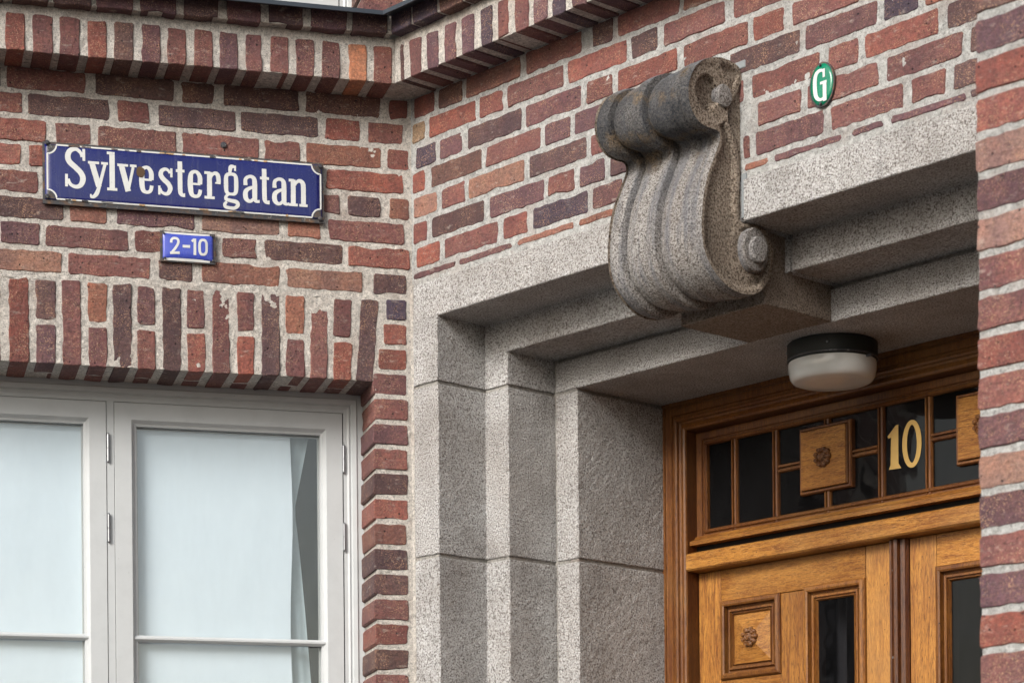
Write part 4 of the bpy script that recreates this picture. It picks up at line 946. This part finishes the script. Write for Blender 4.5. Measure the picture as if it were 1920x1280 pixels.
# glyphs in x-height units (drawn strokes; slab serifs)
GL = {
 'S': (0.80, [([(.66,1.12),(.60,1.28),(.42,1.40),(.20,1.32),(.115,1.12),(.18,.92),(.42,.72),(.62,.53),(.69,.33),(.60,.10),(.40,.03),(.20,.12),(.13,.30)], [.10,.12,.14,.18,.20,.20,.20,.20,.20,.17,.13,.12,.10]), ([(.73,.98),(.73,1.42)], .10), ([(.06,.02),(.06,.47)], .10)]),
 'y': (0.76, [([(.14,.97),(.41,.10)], .20), ([(.66,.97),(.44,.18),(.33,-.16),(.22,-.31),(.10,-.33)], [.11,.12,.15,.12,.10]), ([(0,.955),(.42,.955)], .09), ([(.50,.955),(.76,.955)], .09), ([(.10,-.22),(.10,-.37)], .06)]),
 'l': (0.38, [([(.19,0.02),(.19,1.41)], .19), ([(0,.05),(.38,.05)], .10), ([(.0,1.36),(.20,1.36)], .10)]),
 'v': (0.72, [([(.15,.95),(.40,.02)], .20), ([(.60,.95),(.40,.04)], .10), ([(0,.955),(.40,.955)], .09), ([(.47,.955),(.72,.955)], .09)]),
 'e': (0.54, [([(.12,.50),(.47,.50)], .08), ([(.45,.50),(.455,.74),(.38,.90),(.27,.95),(.14,.88),(.10,.68),(.10,.34),(.15,.11),(.29,.045),(.42,.11),(.47,.30)], [.17,.17,.14,.12,.15,.19,.19,.16,.12,.13,.13])]),
 's': (0.56, [([(.44,.80),(.38,.91),(.26,.945),(.13,.86),(.11,.70),(.22,.56),(.38,.42),(.455,.25),(.38,.08),(.26,.045),(.13,.11),(.08,.24)], [.08,.10,.12,.15,.17,.18,.18,.17,.14,.12,.10,.08]), ([(.50,.66),(.50,.99)], .085), ([(.045,.0),(.045,.33)], .085)]),
 't': (0.36, [([(.16,1.28),(.165,.30),(.20,.09),(.33,.03)], [.17,.17,.15,.11]), ([(0,.93),(.34,.93)], .10), ([(.33,-.02),(.33,.12)], .05)]),
 'r': (0.60, [([(.19,.02),(.19,.98)], .18), ([(0,.05),(.38,.05)], .10), ([(.0,.95),(.22,.95)], .10), ([(.20,.72),(.30,.90),(.42,.95),(.50,.88),(.53,.70),(.52,.60)], [.10,.11,.14,.16,.16,.16]), ([(.40,.60),(.60,.585)], .06)]),
 'g': (0.62, [([(.33,.98),(.14,.92),(.11,.62),(.14,.30),(.31,.24),(.47,.30),(.50,.62),(.47,.92),(.31,.98)], [.11,.14,.16,.14,.10,.14,.16,.14,.11]), ([(.26,.98),(.30,1.24),(.46,1.25)], [.10,.15,.09]), ([(.46,1.10),(.46,1.30)], .07), ([(.22,.24),(.11,.14),(.12,.04),(.30,.0),(.50,-.05),(.56,-.20),(.45,-.36),(.28,-.38),(.10,-.34),(.06,-.20),(.14,-.07)], [.08,.11,.13,.13,.15,.14,.12,.12,.12,.12,.08])]),
 'a': (0.62, [([(.09,.70),(.11,.86),(.26,.95),(.40,.90),(.44,.72),(.44,.20),(.48,.07),(.60,.04)], [.15,.13,.12,.15,.18,.18,.14,.08]), ([(.42,.58),(.22,.50),(.10,.38),(.10,.17),(.18,.055),(.30,.05),(.41,.16)], [.10,.13,.17,.18,.14,.12,.10]), ([(.02,.66),(.17,.66)], .09), ([(.60,.0),(.60,.11)], .04)]),
 'n': (0.72, [([(.17,.02),(.17,.98)], .18), ([(.0,.05),(.34,.05)], .10), ([(.0,.95),(.20,.95)], .10), ([(.20,.74),(.30,.89),(.42,.95),(.53,.88),(.56,.70),(.56,.02)], [.10,.11,.14,.17,.18,.18]), ([(.40,.05),(.72,.05)], .10)]),
}
base0, base1 = onL(130, 352.0, YS), onL(560, 388.5, YS)
XH = 0.0795
def word(spec, parent, mat, prefix='letter'):
    for ch, pa, pb in spec:
        xa, xb = onL(pa, 360, YS)[0], onL(pb, 360, YS)[0]; w_, strokes = GL[ch]; kx = (xb - xa) / w_
        bz = base0[1] + (base1[1] - base0[1]) * (xa - base0[0]) / (base1[0] - base0[0]); gs = []
        for si, (pts_, wd) in enumerate(strokes):
            if hasattr(wd, '__len__') and len(wd) != len(pts_): wd = wd[0]
            if hasattr(wd, '__len__'): cc = catmull([(p[0], p[1], q) for p, q in zip(pts_, wd)], 5)
            elif len(pts_) > 2: cc = [(p[0], p[1], wd) for p in catmull(pts_, 5)]
            else:
                a, b = pts_; cc = [(a[0] + (b[0] - a[0]) * k / 3, a[1] + (b[1] - a[1]) * k / 3, wd) for k in range(4)]
            P2 = [(xa + p[0] * kx, bz + (p[1] if p[1] > 0 else p[1] * (0.70 if ch == 'g' else 0.85)) * XH) for p in cc]; W2 = [p[2] * XH * 1.0 for p in cc]
            gs.append(onplate(ribbon(P2, W2, 0.0004, 0.0), 0.0007 + 0.00012 * si))
        add(prefix, join(*gs), mat, parent)
word([('S',121.7,160.8),('y',165,202.5),('l',200.6,219.7),('v',220,256),('e',260.8,287.7),('s',296,324),('t',329.5,346.7),('e',351.6,378.8),('r',382.8,413),('g',417.8,448.3),('a',455,486),('t',487,505),('a',509.4,541),('n',541,576)], SIGN, M_WHITE)
q = onL(263, 324, YS)
po = [(q[0] + 0.0125 * math.cos(a) * (1 + 0.14 * noise.noise(Vector((math.cos(a) * 2, math.sin(a) * 2, 5)))), q[1] + 0.0155 * math.sin(a) * (1 + 0.14 * noise.noise(Vector((math.cos(a) * 3, math.sin(a) * 3, 1))))) for a in [i * math.pi / 12 for i in range(24)]]
add('rust_spot', onplate(prism(po, 0.0, 0.0006, 'xz'), 0.0022), flat('rust', (0.10, 0.062, 0.035), 0.9), SIGN)

# chipped, rusty patches along the edges of the long sign
for k in range(26):
    top = k % 3 != 0; u = random.random() ** 0.8 if top else random.random(); x_ = ex0 + 0.03 + (ex1 - ex0 - 0.06) * u; z_ = (ez1 - 0.0015 if top else ez0 + 0.0025); L_ = random.uniform(0.006, 0.035); h_ = random.uniform(0.0015, 0.0042)
    pl_ = [(x_ + L_ * (i / 6 - 0.5), z_ - h_ * random.uniform(0.4, 1.0)) for i in range(7)] + [(x_ + L_ * (0.5 - i / 6), z_ + h_ * random.uniform(0.3, 0.9)) for i in range(7)]
    add('enamel_chip', onplate(prism(pl_, 0.0, 0.0003, 'xz'), 0.0014 + 0.00003 * k), M_RUST if k % 2 else M_CHIP, SIGN)
# small number plate
YN = -0.012; nx0, nx1 = onL(300.5, 460, YN)[0], onL(404, 465, YN)[0]
nt = (onL(301, 432, YN)[1] + onL(403, 439, YN)[1]) / 2; nb = (onL(301, 489, YN)[1] + onL(404, 496.5, YN)[1]) / 2
NP = thing('number_plate', 'small blue enamel plate reading 2-10 below the street sign', 'sign', FL, (nx0, YN, nb))
add('rim', plate(nx0, nx1, nb, nt, YN, 0.001, 8, 6, 0.006), M_RUST, NP)
npx = (nx0 + 0.007, nx1 - 0.007, nb + 0.006, nt - 0.004)
add('white_edge', plate(npx[0] + .004, npx[1] - .010, npx[2] - 0.0025, npx[3] + 0.001, YN - 0.0016, 0.003, 12, 8, 0.0008), M_WHITE, NP)
add('enamel_plate', plate(npx[0], npx[1], npx[2] + 0.003, npx[3] - 0.0035, YN - 0.002, 0.006, 24, 16, 0.001), M_BLUE2, NP, smooth=True)
def onN(zx, zy): return onL(280 + zx / 12.8, 420 + zy / 12.8, YN)
def nstroke(pts_, wpx, closed=False, sm=True):
    P2 = [onN(*p) for p in pts_]; P2 = catmull(P2, 5, closed) if sm and len(P2) > 2 else P2
    if len(P2) == 2: P2 = [tuple(P2[0][j] + (P2[1][j] - P2[0][j]) * k / 3 for j in (0, 1)) for k in range(4)]
    return ribbon(P2, wpx / 12.8 * 0.00162, 0.0004, 0.0, closed)
kw = dict(x0=npx[0], x1=npx[1], z0=npx[2] + 0.003, z1=npx[3] - 0.0035, y=YN - 0.002, bow=0.006)
num = [('2', [nstroke([(517,462),(522,400),(560,360),(610,355),(665,375),(688,430),(675,500),(620,590),(560,665),(525,712)], 56), nstroke([(490,703),(720,706)], 58)]),
       ('-', [nstroke([(790,551),(970,560)], 62)]),
       ('1', [nstroke([(1085,368),(1085,762)], 60), nstroke([(1012,438),(1068,385)], 54)]),
       ('0', [nstroke([(1196,575),(1200,480),(1232,412),(1280,402),(1330,412),(1362,480),(1366,575),(1362,670),(1330,736),(1280,748),(1232,736),(1200,670)], 58, True)])]
for ch, gs in num: add('numeral' if ch != '-' else 'dash', join(*[onplate(g_, 0.0007 + 0.00015 * i, **kw) for i, g_ in enumerate(gs)]), M_WHITE, NP)
for px, py in ((306.5, 437.5), (397.5, 443.5), (309, 484), (399, 489.5)):
    q = onL(px, py, YN); add('screw', disc_out(q[0], q[1], YN - 0.003, 0.0034, 0.004, 12), M_SCREW, NP)

# green oval plate with G
YG = -0.010; gc = onR(1541, 158.5, YG); gw = (onR(1564, 155, YG)[0] - onR(1517, 162, YG)[0]) / 2; gh = (onR(1541, 116.5, YG)[1] - onR(1541, 200.5, YG)[1]) / 2
GP = thing('oval_plate', 'small green oval enamel plate with a white letter G on the brickwork', 'sign', FR, (gc[0], YG, gc[1] - gh))
def oval(kx, kz, y, bow, th, seg=40):
    V, F_ = [], []
    for k in range(5):
        q_ = k / 4
        for i in range(seg):
            a = 2 * math.pi * i / seg; jt_ = 1 + 0.012 * noise.noise(Vector((math.cos(a) * 3, math.sin(a) * 3, 2))) * q_
            V.append((gc[0] + gw * kx * q_ * math.cos(a) * jt_ + 1e-6 * math.cos(a), y - bow * (1 - q_ ** 3), gc[1] + gh * kz * q_ * math.sin(a) * jt_ + 1e-6 * math.sin(a)))
    for i in range(seg): V.append((V[4 * seg + i][0], y + th, V[4 * seg + i][2]))
    for k in range(5):
        for i in range(seg): a, b = k * seg + i, k * seg + (i + 1) % seg; F_.append((a, b, b + seg, a + seg))
    return V, F_
add('rim', oval(1.0, 1.0, YG, 0.001, 0.006), M_RUST, GP); add('enamel_plate', oval(0.90, 0.93, YG - 0.0012, 0.0018, 0.001), M_GREEN, GP, smooth=True)
def onG(zx, zy): return onR(1490 + zx / 18.286, 100 + zy / 18.286, YG)
Gz = [(1040,640),(950,600),(850,640),(760,760),(725,960),(725,1200),(745,1420),(800,1560),(900,1610),(1000,1560),(1040,1470),(1050,1300)]
gpts = catmull([(*onG(a, b), w_) for (a, b), w_ in zip(Gz, [60,95,120,150,165,165,160,130,100,90,100,130])], 5)
yg = YG - 0.0031
gg = [ribbon([(p[0], p[1]) for p in gpts], [p[2] / 18.286 * 0.00135 for p in gpts], yg, yg - 0.0006)]
def gseg(a, b, wpx, dy): A, B = onG(*a), onG(*b); return ribbon([A, ((A[0] + B[0]) / 2, (A[1] + B[1]) / 2), B], wpx / 18.286 * 0.00140, yg - dy, yg - 0.0006 - dy)
gg += [gseg((1030, 540), (1030, 830), 95, 0.0001), gseg((1055, 960), (1062, 1640), 150, 0.00015), gseg((905, 1050), (1125, 970), 90, 0.0002)]
add('letter', join(*gg), M_WHITE, GP)
for zz_ in (gh * 0.86, -gh * 0.88): add('screw', disc_out(gc[0] - 0.002, gc[1] + zz_, YG - 0.002, 0.0038, 0.005, 12), M_SCREW, GP)
# old wall plug in the brickwork above the sign
q = onL(419, 273); add('wall_plug', disc_out(q[0], q[1], 0.0, 0.010, 0.009, 9), M_SCREW, None, fr=FL, label='old black fixing stub stuck in a brick above the street sign', cat='fixing')

# ------------------------------------------------------------------ near brick pier on the right
DP = -0.93
TP = onR(1831, 300, DP)[0]
PIER = thing('brick_pier', 'out of focus brick pier standing forward at the right edge of the picture', 'pier', FR, (TP, DP, 0))
ymort = [44, 118, 187, 262, 335, 407, 482, 560, 632, 710, 785, 858, 932, 1006, 1080, 1150, 1230, 1303]
cols = 'bpRRlplrrRrplprpRr'
zref = onR(1831, 482, DP)[1]; edge = lambda px: onR(px, 640, DP)[0]
W_P = 0.64
mortar(PIER, TP + 0.004, TP + W_P, 1.9, 4.6, y0=DP, thick=0.94, seed=71, step=0.012, mat=M_MORTW)
mortar(PIER, TP + 0.004, TP + W_P, 0.0, 1.9, y0=DP, thick=0.94, seed=72, step=0.08)
for k in range(6, 35):
    zb = zref + 0.0075 + 0.075 * (k - 20) + 0.0; zi = k - 20
    idx = 6 - zi - 0; c = cols[idx] if 0 <= idx < len(cols) else random.choice(tail)
    c = cols[6 - zi] if 0 <= 6 - zi < len(cols) else random.choice(tail)
    st = k % 2; x = TP
    for wd in ((0.245, 0.118, 0.245) if st else (0.118, 0.245, 0.245)):
        last_ = x + wd + 0.02 > TP + W_P; brick(PIER, x, TP + W_P + 0.002 if last_ else x + wd, zb, zb + 0.062, c if x == TP else random.choice(tail), y0=DP, depth=0.118 if st else 0.245, chip=0.002, proud=0.003); x += wd + 0.014
        if last_: break
    y = DP + (0.118 if st else 0.245) + 0.013
    while y < -0.03:
        wd = 0.245 if (int(y * 9) + k) % 2 else 0.118; y2 = min(y + wd, -0.004)
        if y < DP + 0.8: add('brick', brick_geo(TP + W_P - 0.09, TP + W_P + 0.002, y, y2, zb, zb + 0.062), M_BRICK, PIER, color=bcol(random.choice(tail)), recalc=False) if y < DP + 0.35 else None
        add('brick', brick_geo(TP - 0.001, TP + 0.09, y, y2, zb, zb + 0.062), M_BRICK, PIER, color=bcol(random.choice(tail)), recalc=False); y = y2 + 0.013
